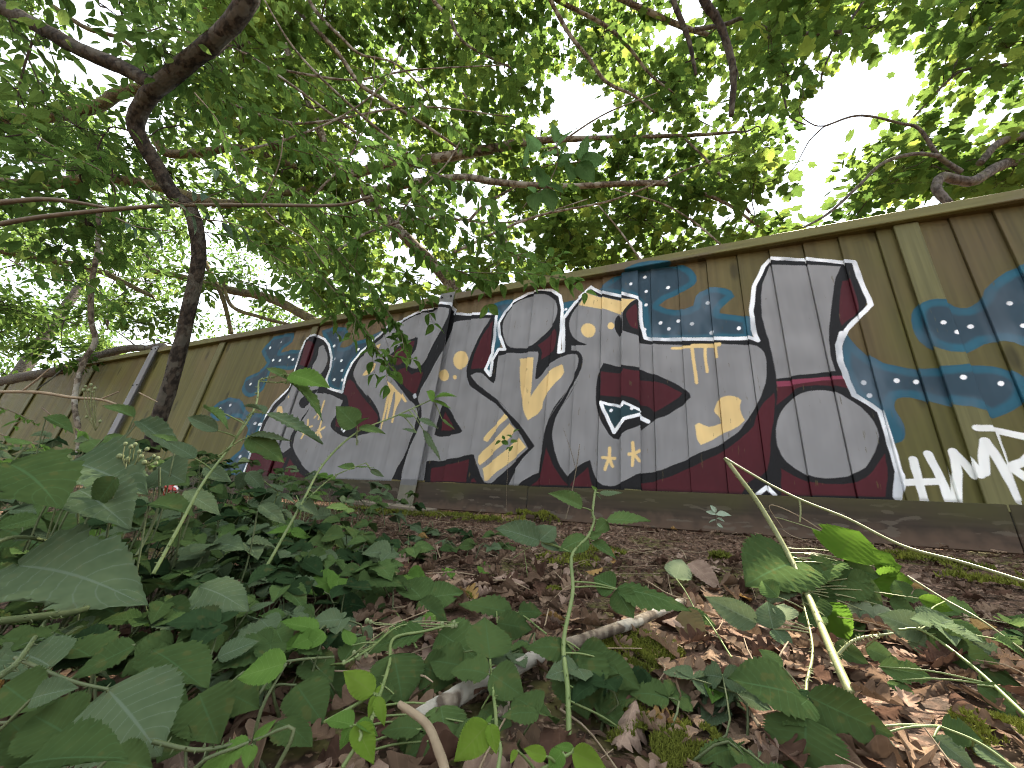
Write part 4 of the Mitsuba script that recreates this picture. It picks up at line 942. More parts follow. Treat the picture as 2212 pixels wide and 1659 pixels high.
buds('cluster of round pale green buds before the left foot of the fence', [(-1.019,0.406,0.127), (-1.01,0.413,0.123), (-1.001,0.414,0.128), (-0.996,0.423,0.116), (-1.027,0.413,0.104), (-1.017,0.42,0.1), (-1.032,0.411,0.104), (-0.992,0.428,0.108), (-0.987,0.435,0.098), (-0.964,0.443,0.108), (-0.968,0.445,0.099), (-1.001,0.433,0.089), (-0.981,0.427,0.122), (-0.97,0.438,0.111)], (-1.011,0.437,0.069))
buds('sprig of tiny pale buds in front of the second grey fence post', [(-1.487,0.454,0.303), (-1.48,0.462,0.295), (-1.471,0.468,0.292), (-1.465,0.466,0.301), (-1.493,0.456,0.294), (-1.474,0.458,0.309), (-1.491,0.488,0.229), (-1.476,0.497,0.225), (-1.458,0.507,0.222)], (-1.472,0.512,0.198))
buds('small pale buds beside the lower left bramble leaves', [(-0.554,0.661,-0.123), (-0.544,0.659,-0.123), (-0.428,0.705,-0.112), (-0.413,0.719,-0.108), (-0.402,0.708,-0.111), (-0.406,0.704,-0.112), (-0.483,0.563,-0.147), (-0.468,0.557,-0.149), (-0.473,0.535,-0.154), (-0.462,0.565,-0.147)], (-0.5,0.666,-0.121), 0.0035)

# ------------------------------------------------------------------ fallen oak leaves, litter, moss, branches
lit = np.random.default_rng(5)
names = [o[0] for o in OAK]
spots = []
PLAIN = [leaf_mesh(14, 2, (0.9, 1.0), 0.02, 0.15, d, 0.010, curl=c, wav=0.05, seed=k, torn=t) for k, (d, c, t) in enumerate(((0.2, 0.9, 0.6), (-0.1, 1.6, 0), (0.3, 0.4, 0.5), (0.05, 1.2, 0.7)))]
while len(spots) < 1350:
    y = lit.uniform(0.30, 1.75)
    x = lit.uniform(-0.9 - 0.25 * y, 0.55 + 0.75 * y)
    if lit.random() > np.clip((1.85 - y) / 0.5, 0.1, 1):
        continue
    spots.append((x, y, lit.uniform(0.042, 0.090) * (0.75 if y > 1.35 else 1.0)))
for _ in range(110):
    spots.append((lit.uniform(-2.6, 2.2), lit.uniform(2.16, 2.36), lit.uniform(0.03, 0.06)))
C = np.array([(x, y, 0) for x, y, s in spots])
C[:, 2] = ground_z(C[:, 0], C[:, 1])
RT = np.cross(FWD, UP)
zc = C @ FWD
sx, sy = np.abs(C @ RT / zc) / 1.245, np.abs(C @ UP / zc) / 0.934
size = np.array([s for *_, s in spots]) / zc
inview = (zc > 0.1) & (sx < 1.0) & (sy < 1.0) & ~(C[:, 0] < -0.45 - 0.30 * C[:, 1])
order = np.argsort(-np.where(inview, size, 0))
single = set(order[:240].tolist())
PLACES = [((-0.311,0.784,-0.164), 'beside the middle of the fallen branch'), ((-0.137,1.122,-0.08), 'at the upper end of the fallen branch'), ((-0.183,0.658,-0.195), 'at the foot of the upright shoot'), ((0.185,1.016,-0.106), 'at the foot of the lopped cane'), ((0.453,1.219,-0.055), 'under the shiny bramble at the right'), ((-0.043,0.703,-0.184), 'on the moss at the lower edge'), ((-0.7,1.232,-0.052), 'between the moss line and the dull green leaflets'), ((-0.311,1.421,-0.005), 'under the side leaves of the upright shoot'), ((0.093,1.678,0.06), 'above the dark leaf of the lopped bramble'), ((-0.515,0.673,-0.192), 'under the lime sprig beside the twig'), ((0.038,0.947,-0.123), 'around the small bright seedling'), ((0.203,0.798,-0.16), 'before the small ribbed bramble at the lower right'), ((-1.04,1.012,-0.107), 'at the edge of the thicket'), ((0.811,1.907,0.117), 'by the green stalk at the right edge')]
TONE = {'litter_tan': 'tan', 'litter_brown': 'mid brown', 'litter_dark': 'dark brown', 'litter_pink': 'pale pinkish', 'litter_gold': 'golden'}
rest = {n: MB() for n in names}
for i, (x, y, s) in enumerate(spots):
    a = lit.uniform(0, 2 * math.pi)
    m = OAKLEAF[lit.integers(len(OAKLEAF))] if i in single or lit.random() < 0.5 else PLAIN[lit.integers(len(PLAIN))]
    d = np.array([math.cos(a), math.sin(a), 0.25 * math.sin(a) + lit.normal(0, 0.14)])
    up = unit([0, -0.25, 1]) + lit.normal(0, 0.20, 3)
    if lit.random() < 0.25:
        up = -up
    c = C[i] + [0, 0, 0.005 + lit.uniform(0, 0.022)]
    mat = frame(c - d * s / 2, c + d * s / 2, up, s * lit.uniform(0.55, 0.72))
    n = names[lit.choice(5, p=[0.30, 0.30, 0.25, 0.13, 0.02])]
    if i in single:
        p = c - np.array([0, 0, 0.01])
        near = PLACES[int(np.argmin([np.linalg.norm((p - np.array(q))[:2]) for q, _ in PLACES]))][1]
        big = 'large ' if s > 0.078 else 'small ' if s < 0.058 else ''
        text = f"{big}{TONE[n]} {'upturned' if up[2] < 0 else 'dry'} oak leaf {near}"
        lone('fallen_oak_leaf', leaf_shape(m, mat, n), text, 'fallen leaf', 'fallen oak leaves: ' + text)
    else:
        rest[n].add(place_leaf(mat, m), m[1], m[2])
ll = thing('leaf_litter', 'layer of brown oak leaves and bark crumbs covering the bank', 'leaf litter', kind='stuff')
for n in names:
    if rest[n].n:
        part(ll, 'leaves', rest[n].ply(n), kind='stuff')
# bark crumbs and bits, thickest near the fence
bits = {n: MB() for n in ('litter_tan', 'litter_brown', 'litter_dark', 'litter_pink')}
bn = list(bits)
for _ in range(26000):
    y = lit.uniform(0.5, 2.42) if lit.random() < 0.45 else lit.uniform(1.3, 2.42)
    x = lit.uniform(-1.6 * y - 0.2, 1.0 + 0.8 * y)
    s = lit.uniform(0.004, 0.013) * (1.7 if lit.random() < 0.12 else 1)
    c = np.array([x, y, 0.0])
    d, e = unit(lit.normal(0, 1, 3) * [1, 1, 0.45]), unit(lit.normal(0, 1, 3) * [1, 1, 0.45])
    q = np.array([-d * s, e * s * 0.45, d * s * 0.9, -e * s * 0.5 + [0, 0, s * 0.3]]) + c
    bits[bn[lit.choice(4, p=[0.27, 0.40, 0.20, 0.13])]].add(q, [(0, 1, 2), (0, 2, 3)], [(0, 0), (0.5, 1), (1, 0), (0.5, -1)])
for n in bn:
    v = np.vstack(bits[n].v).reshape(-1, 4, 3)
    v[:, :, 2] += ground_z(v[:, :, 0].mean(1), v[:, :, 1].mean(1))[:, None] + 0.004
    bits[n].v = [v.reshape(-1, 3)]
    part(ll, 'bark_bits', bits[n].ply(n, smooth=False), kind='stuff')

tw = MB()
for _ in range(170):
    y = lit.uniform(0.45, 2.3)
    x = lit.uniform(-1.0 * y, 0.5 + 0.8 * y)
    a, L = lit.uniform(0, 6.3), lit.uniform(0.04, 0.16)
    e = np.array([x + L * math.cos(a), y + L * math.sin(a), 0])
    b = np.array([x, y, 0.0])
    b[2], e[2] = float(ground_z(x, y)) + 0.02, float(ground_z(e[0], e[1])) + 0.02 + lit.uniform(0, 0.03)
    r = lit.uniform(0.0008, 0.0022)
    tw.add(*tube([b, (b + e) / 2 + lit.normal(0, 0.008, 3), e], [r, r * 0.6], n=5, seg=6))
part(ll, 'twigs', tw.ply('twig_tan'), kind='stuff')

# moss: cushions of fine upright blades
mo = np.random.default_rng(9)
mm = MB()
for cx, cy, rx, ry, n, hgt in [(a[0], a[1]) + b for a, b in (
        ((-0.927,2.28,0.229), (0.20, 0.07, 3000, 0.060)), ((-1.713,2.22,0.154), (0.70, 0.10, 4200, 0.022)), ((-1.177,2.2,0.182), (0.30, 0.08, 1500, 0.022)), ((-1.317,1.382,-0.015), (0.25, 0.10, 1300, 0.02)), ((-0.451,1.536,0.024), (0.12, 0.06, 900, 0.022)), ((-0.392,1.702,0.065), (0.12, 0.05, 700, 0.02)), ((0.037,1.651,0.053), (0.04, 0.03, 500, 0.03)),
        ((-0.141,0.941,-0.125), (0.09, 0.06, 2600, 0.024)), ((-0.155,0.875,-0.141), (0.07, 0.05, 1900, 0.022)), ((-0.381,1.146,-0.073), (0.04, 0.03, 450, 0.02)), ((-0.571,0.981,-0.115), (0.05, 0.03, 500, 0.02)), ((-0.071,0.7,-0.185), (0.08, 0.06, 2800, 0.024)), ((-0.042,0.668,-0.193), (0.07, 0.05, 2400, 0.024)), ((0.753,1.999,0.14), (0.16, 0.06, 1300, 0.022)), ((0.785,1.792,0.088), (0.16, 0.06, 1200, 0.022)), ((0.325,0.854,-0.147), (0.06, 0.05, 1600, 0.022)), ((0.668,2.101,0.165), (0.12, 0.04, 700, 0.02)))]:
    n = n * 3 if cy < 1.35 else n
    r, a = np.sqrt(mo.random(n)), mo.uniform(0, 2 * np.pi, n)
    x, y = cx + rx * r * np.cos(a), cy + ry * r * np.sin(a)
    keep = meshkit.fbm(np.stack([x * 32, y * 32, x * 0 + 3], -1), 3, 6) > 0.36 + 0.22 * r * r
    r, x, y = r[keep], x[keep], y[keep]
    n = len(x)
    dome = hgt * np.sqrt(np.clip(1 - r * r, 0, 1)) * (0.6 + 0.8 * meshkit.fbm(np.stack([x * 18, y * 18, x * 0], -1), 2, 3))
    b = np.stack([x, y, ground_z(x, y) + dome + 0.004], -1)
    d = mo.normal(0, 0.6, (n, 3)) + [0, -0.2, 1]
    d /= np.linalg.norm(d, axis=1, keepdims=True)
    L = mo.uniform(0.008, 0.022, n)[:, None] * (0.45 if cy < 1.35 else 1.0)
    s = np.cross(d, mo.normal(0, 1, (n, 3)))
    s /= np.linalg.norm(s, axis=1, keepdims=True)
    v = np.stack([b - s * L * 0.20, b + s * L * 0.20, b + d * L], 1).reshape(-1, 3)
    mm.add(v, np.arange(3 * n).reshape(-1, 3))
lone('moss', mm.ply('moss_blades', smooth=False), 'yellow green moss in cushions along the fence foot and on the bank', 'moss', kind='stuff')


def branch(name, label, cat, pts, r, bsdf, bump=0.25, stubs=(), n=10, seg=50, freq=40.0, group=None):
    t = thing(name, label, cat, group)
    part(t, 'wood', tube_ply(pts, r, bsdf, n=n, seg=seg, bump=bump, freq=freq))
    for sp, sr in stubs:
        part(t, 'side_twig', tube_ply(sp, sr, bsdf, n=6, seg=14, bump=0.15))
    return t


branch('fallen_branch', 'pale lichened fallen branch lying aslant across the leaf litter', 'fallen branch', [(-0.351,0.553,-0.197),(-0.336,0.59,-0.184),(-0.317,0.644,-0.168),(-0.29,0.695,-0.154),(-0.267,0.75,-0.138),(-0.238,0.809,-0.124),(-0.192,0.888,-0.104),(-0.144,0.965,-0.084),(-0.101,1.067,-0.061),(-0.063,1.156,-0.042)], [0.0128, 0.0124, 0.0116, 0.0105, 0.0100, 0.0096], 'bark_pale', 0.22, [([(-0.305,0.694,-0.168),(-0.282,0.652,-0.179),(-0.266,0.619,-0.187)], [0.005, 0.004]), ([(-0.291,0.687,-0.17),(-0.269,0.646,-0.181),(-0.264,0.622,-0.19)], [0.006, 0.004])], n=14, seg=80)
branch('bare_twig', 'thin bare brown twig poking up at the lower edge of the bank', 'twig', [(-0.242,0.447,-0.191),(-0.255,0.454,-0.182),(-0.284,0.472,-0.17),(-0.312,0.479,-0.165),(-0.331,0.479,-0.161)], [0.0050, 0.0048, 0.0044, 0.0036], 'twig_tan', 0.3)
branch('cut_pole', 'long thin pale green cane sloping from the lopped cane tip down to the right', 'cane', [(0.058,1.245,0.323),(0.139,1.21,0.255),(0.206,1.18,0.207),(0.28,1.15,0.166),(0.348,1.1,0.112),(0.414,1.06,0.087),(0.467,1,0.058)], [0.0032, 0.0030, 0.0028], 'stem_pale', 0.08, [([(0.204,1.18,0.207),(0.202,1.18,0.18),(0.197,1.18,0.156)], [0.0024, 0.002])], n=8)
branch('dry_stalk', 'bent dry straw coloured stalk standing beside the leaning cane', 'dry stalk', [(0.348,1.45,0.12),(0.295,1.45,0.169),(0.236,1.45,0.212),(0.186,1.46,0.237),(0.175,1.47,0.227),(0.205,1.5,0.18)], [0.0016, 0.0014, 0.0012], 'twig_tan', 0.1, n=6)
branch('dry_stalk', 'straight yellow stalk between the leaning cane and the sunlit leaves', 'dry stalk', [(0.415,1.5,0.095),(0.325,1.5,0.163),(0.219,1.5,0.201),(0.187,1.5,0.208)], [0.0018, 0.0014], 'stem_pale', 0.1, n=6)
branch('dry_stalk', 'long thin green stalk slanting down at the right of the sunlit leaves', 'dry stalk', [(0.391,1.25,0.065),(0.424,1.2,0.026),(0.451,1.15,-0.004),(0.482,1.1,-0.051)], [0.0022, 0.0016], 'stem_pale', 0.1, n=6)
branch('dry_stalk', 'short broken pale stalk standing in the litter at the right', 'dry stalk', [(0.494,1.318,-0.012),(0.523,1.394,0.01),(0.537,1.437,0.025)], [0.0045, 0.004], 'twig_tan', 0.2, n=7)
branch('dry_stalk', 'thin straight twig leaning in the litter under the left seedling', 'dry stalk', [(0.045,0.751,-0.161),(0.035,0.782,-0.15),(0.027,0.836,-0.137)], [0.0028, 0.0018], 'twig_tan', 0.2, n=6)
branch('dry_stalk', 'thin dead twig standing before the yellow stripes of the lettering', 'dry stalk', [(-0.694,2.25,0.241),(-0.674,2.25,0.344),(-0.648,2.25,0.525),(-0.636,2.25,0.659)], [0.004, 0.003, 0.0018], 'stem_brown', 0.2, [([(-0.654,2.25,0.524),(-0.689,2.25,0.632),(-0.742,2.25,0.76)], [0.0018, 0.001])], n=6)
# the old plank under the middle post
op = lone('old_plank', MB().add(*box(-0.36, 0.36, -0.05, 0.05, -0.012, 0.012, 0.003)).ply('plank_grey', smooth=False, to_world=T(np.array(T().translate([-1.95, 2.28, 0.252]).rotate([0, 0, 1], 3).rotate([1, 0, 0], 12).rotate([0, 1, 0], 2).matrix))), 'weathered grey plank lying at the foot of the grey post', 'plank')


def seedling(label, stem, leaves, mat, r=0.0012, width=0.5, name='seedling'):
    t = thing(name, label, 'seedling')
    part(t, 'stem', tube_ply(stem, [r, r * 0.6], 'stem_brown', n=5, seg=16))
    for b, e in leaves:
        b, e = np.array(b), np.array(e)
        L = np.linalg.norm(e - b)
        part(t, 'leaf', leaf_shape(SPRAY[rng.integers(4)], frame(b, e, hint_for(b, 0.5, 0.3), L * width), mat))


seedling('small bright green four leaved seedling among the oak leaves', [(-0.008,0.816,-0.149),(-0.007,0.805,-0.141),(-0.007,0.799,-0.135)], [((-0.007,0.799,-0.135), (-0.02,0.789,-0.134)), ((-0.007,0.799,-0.135), (0.01,0.803,-0.13)), ((-0.007,0.796,-0.136), (-0.008,0.751,-0.143)), ((-0.007,0.796,-0.136), (0.011,0.767,-0.139)), ((-0.007,0.799,-0.135), (-0.026,0.768,-0.139))], Y_, width=0.6)
seedling('tiny holly seedling with pale shiny leaves before the gravel board', [(0.039,2,0.205),(0.04,2,0.26),(0.038,2,0.302)], [((0.038,2,0.275), (0,2,0.288)), ((0.038,2,0.275), (0.097,2,0.279)), ((0.039,2,0.283), (0.021,2,0.316)), ((0.04,2,0.253), (0.007,2,0.243)), ((0.04,2,0.26), (0.071,2,0.251)), ((0.039,2,0.238), (0.062,2,0.225))], 'leaf_holly', width=0.55)
seedling('spindly seedling with tiny leaves before the yellow stripes of the lettering', [(-1.031,2.2,0.255),(-1.046,2.2,0.424),(-1.056,2.2,0.576),(-1.05,2.2,0.677),(-1.039,2.2,0.735)], [((-1.065,2.2,0.648), (-1.119,2.2,0.672)), ((-1.118,2.2,0.669), (-1.16,2.2,0.648)), ((-1.054,2.2,0.604), (-1.034,2.2,0.642)), ((-1.055,2.2,0.662), (-1.006,2.2,0.67)), ((-1.049,2.2,0.691), (-1.092,2.2,0.713)), ((-1.043,2.2,0.721), (-1.003,2.2,0.746)), ((-1.094,2.2,0.677), (-1.114,2.2,0.707)), ((-1.057,2.2,0.63), (-1.08,2.2,0.613))], 'leaf_spray', width=0.55)
seedling('little bright green seedling at the edge of the oak leaves, left of the upright shoot', [(-0.704,1.16,-0.067),(-0.725,1.184,-0.053)], [((-0.725,1.184,-0.053), (-0.763,1.207,-0.044)), ((-0.725,1.184,-0.053), (-0.74,1.237,-0.036)), ((-0.719,1.175,-0.055), (-0.707,1.133,-0.062)), ((-0.725,1.184,-0.053), (-0.687,1.143,-0.06))], Y_, width=0.6)
seedling('little pale seedling with two leaves in the oak leaves before the moss', [(-0.637,1.258,-0.042),(-0.657,1.288,-0.027)], [((-0.657,1.288,-0.027), (-0.688,1.322,-0.015)), ((-0.657,1.288,-0.027), (-0.638,1.306,-0.019)), ((-0.651,1.279,-0.03), (-0.611,1.201,-0.045))], Y_, width=0.55)

# thin grass blades
for i, (a, b, c) in enumerate((((-0.85,1.159,-0.07), (-0.955,1.273,-0.006), (-1.111,1.459,0.062)), ((-0.5,1.273,-0.042), (-0.541,1.348,0.002), (-0.593,1.452,0.039)), ((-0.629,1.428,0.004), (-0.616,1.499,0.04), (-0.602,1.612,0.079)))):
    lone('grass_blade', tube_ply([a, b, c], [0.0016, 0.0006], 'stem_green', n=4, seg=12), ('single grass blade standing on the moss line near the plank', 'single grass blade beside the upright shoot', 'bent grass blade arching under the leaves of the upright shoot')[i], 'grass blade')

# litter of the thicket: a crushed can half hidden under the leaves
can = trimesh.creation.cylinder(0.026, 0.09, sections=28)
can = can.subdivide().subdivide()
cvx = np.array(can.vertices)
cvx *= 1 - 0.5 * (meshkit.fbm(cvx * 28, 2, 4) - 0.5)[:, None]
cvx[:, 1] *= 0.55


def can_tone(p, n, uv):
    s = fbm(p.x * 60, p.y * 60, p.z * 60, octaves=2)
    return mix((0.40, 0.03, 0.02), (0.75, 0.75, 0.75), smoothstep(0.52, 0.56, s))


scene['can_paint'] = {'type': 'principled', 'base_color': proc(can_tone), 'roughness': 0.3, 'specular': 0.5}
cm = np.eye(4)
cm[:3, :3] = np.array(trimesh.transformations.euler_matrix(1.2, 0.3, 0.9))[:3, :3]
cm[:3, 3] = (-2.067,1.046,0.116)
lone('crushed_can', mikit.ply(trimesh.Trimesh(cvx @ cm[:3, :3].T + cm[:3, 3], can.faces, process=False), 'can_paint', smooth=40), 'crushed red and silver can half hidden under the thicket', 'can')

# ------------------------------------------------------------------ trees
cr = np.random.default_rng(33)


def lobed():
    """A lobed canopy leaf as a fan of its outline: five blunt lobes, drooping a little."""
    a = np.radians([-150, -128, -108, -98, -84, -66, -50, -40, -24, -10, 0, 10, 24, 40, 50, 66, 84, 98, 108, 128, 150])
    r = np.array([0.36, 0.44, 0.50, 0.46, 0.36, 0.52, 0.56, 0.42, 0.46, 0.60, 0.62, 0.60, 0.46, 0.42, 0.56, 0.52, 0.36, 0.46, 0.50, 0.44, 0.36])
    out = np.stack([0.40 + r * np.cos(a), r * np.sin(a), 0.16 * np.abs(np.sin(a)) * r - 0.25 * r * r], 1)
    v = np.vstack([[[0.36, 0, -0.03]], out, [[0, 0, 0]]])
    k = len(out)
    f = [(0, i, i + 1) for i in range(1, k)] + [(0, k, k + 1), (0, k + 1, 1)]
    return v, np.array(f)


def ovate():
    v = np.array([(0, 0, 0), (0.3, 0.24, 0.06), (0.3, 0, -0.02), (0.3, -0.24, 0.06), (0.65, 0.20, 0.04), (0.65, 0, -0.04), (0.65, -0.20, 0.04), (1, 0, -0.10)])
    f = np.array([(0, 2, 1), (0, 3, 2), (1, 2, 5), (1, 5, 4), (2, 3, 6), (2, 6, 5), (4, 5, 7), (5, 6, 7)])
    return v, f


LOBED, OVATE = lobed(), ovate()


def scatter(mesh, pos, dirs, ups, size):
    """One mesh of many copies of a leaf; uv.x carries a number of its own for each leaf."""
    v, f = mesh
    n = len(pos)
    x = dirs / np.linalg.norm(dirs, axis=1, keepdims=True)
    z = ups - x * (ups * x).sum(1, keepdims=True)
    z /= np.linalg.norm(z, axis=1, keepdims=True)
    y = np.cross(z, x)
    V = pos[:, None] + size[:, None, None] * (v[None, :, :1] * x[:, None] + v[None, :, 1:2] * y[:, None] + v[None, :, 2:] * z[:, None])
    F = f[None] + (np.arange(n) * len(v))[:, None, None]
    uv = np.repeat(cr.random((n, 1)), len(v), 1).reshape(-1, 1) * [1, 0]
    return V.reshape(-1, 3), F.reshape(-1, 3), uv


def spray_of(center, n, spread, flat, size, droop=0.35):
    """n leaves about a twig end: positions, directions, upper faces, sizes."""
    c = np.asarray(center, float)
    o = cr.normal(0, 1, (n, 3))
    o /= np.linalg.norm(o, axis=1, keepdims=True)
    o *= (cr.random((n, 1)) ** 0.5)
    pos = c + o * [spread, spread, spread * flat]
    d = o * [1, 1, 0.3] + cr.normal(0, 0.5, (n, 3)) - [0, 0, droop]
    u = np.array([0, 0, 1.0]) + cr.normal(0, 0.38, (n, 3))
    return pos, d, u, size * cr.uniform(0.65, 1.25, n)


def limb_points(limbs, n=60):
    return np.vstack([spline(p, n) for p, _ in limbs])


def tree(name, label, trunk, limbs, clumps, leaf, size, per, spread, flat, bark, crown_bsdf, twig='twig_dark', group=None, twig_r=0.006, droop=0.35):
    """A tree: trunk, every limb a part, twigs that run out to the leaf clumps, and the crown of leaves."""
    t = thing(name, label, 'tree', group)
    part(t, 'trunk', tube_ply(*trunk, bark, n=12, seg=40, bump=0.18, freq=12))
    for pts, r in limbs:
        part(t, 'limb', tube_ply(pts, r, bark, n=9, seg=44, bump=0.16, freq=24))
    P = limb_points(limbs) if limbs else spline(trunk[0], 40)
    P = np.vstack([P, spline(trunk[0], 30)[15:]])
    pos, dirs, ups, sz, tw = [], [], [], [], MB()
    ends = []
    order = np.argsort([np.min(np.linalg.norm(P - c, axis=1)) for c in clumps])
    for j in order:
        c = np.asarray(clumps[j], float)
        Q = np.vstack([P] + ends[-60:]) if ends else P
        d = np.linalg.norm(Q - c, axis=1)
        a = Q[np.argmin(d)]
        if d.min() > 0.02:
            mid = (a + c) / 2 + cr.normal(0, 0.09, 3) * min(1, d.min() * 1.2)
            path = [a, (a + mid) / 2 + cr.normal(0, 0.02, 3), mid, (mid + c) / 2 + cr.normal(0, 0.03, 3), c]
            tw.add(*tube(path, [twig_r * (0.5 + min(1.2, d.min())), twig_r * 0.35], n=5, seg=14, cap=False))
            ends.append(spline(path, 10)[3:])
        s = spray_of(c, per, spread, flat, size, droop)
        pos.append(s[0])
        dirs.append(s[1])
        ups.append(s[2])
        sz.append(s[3])
        for q in s[0][::4]:
            tw.add(*tube([c, q], [twig_r * 0.28, twig_r * 0.14], n=3, seg=2, smooth_path=False, cap=False))
    if tw.n:
        part(t, 'twigs', tw.ply(twig), kind='stuff')
    mb = MB().add(*scatter(leaf, np.vstack(pos), np.vstack(dirs), np.vstack(ups), np.concatenate(sz)))
    part(t, 'crown', mb.ply(crown_bsdf, smooth=False), kind='stuff')
    return t


def clump_cloud(n, box_, seed, gaps=(), min_d=0.0):
    """Random points in a box (x0, x1, y0, y1, z0, z1), leaving out balls (centre, radius) of open sky."""
    r = np.random.default_rng(seed)
    out = []
    while len(out) < n:
        p = np.array([r.uniform(*box_[0:2]), r.uniform(*box_[2:4]), r.uniform(*box_[4:6])])
        if all(np.linalg.norm((p - np.array(c)) * [1, 1, 1]) > rad for c, rad in gaps):
            out.append(p)
    return out


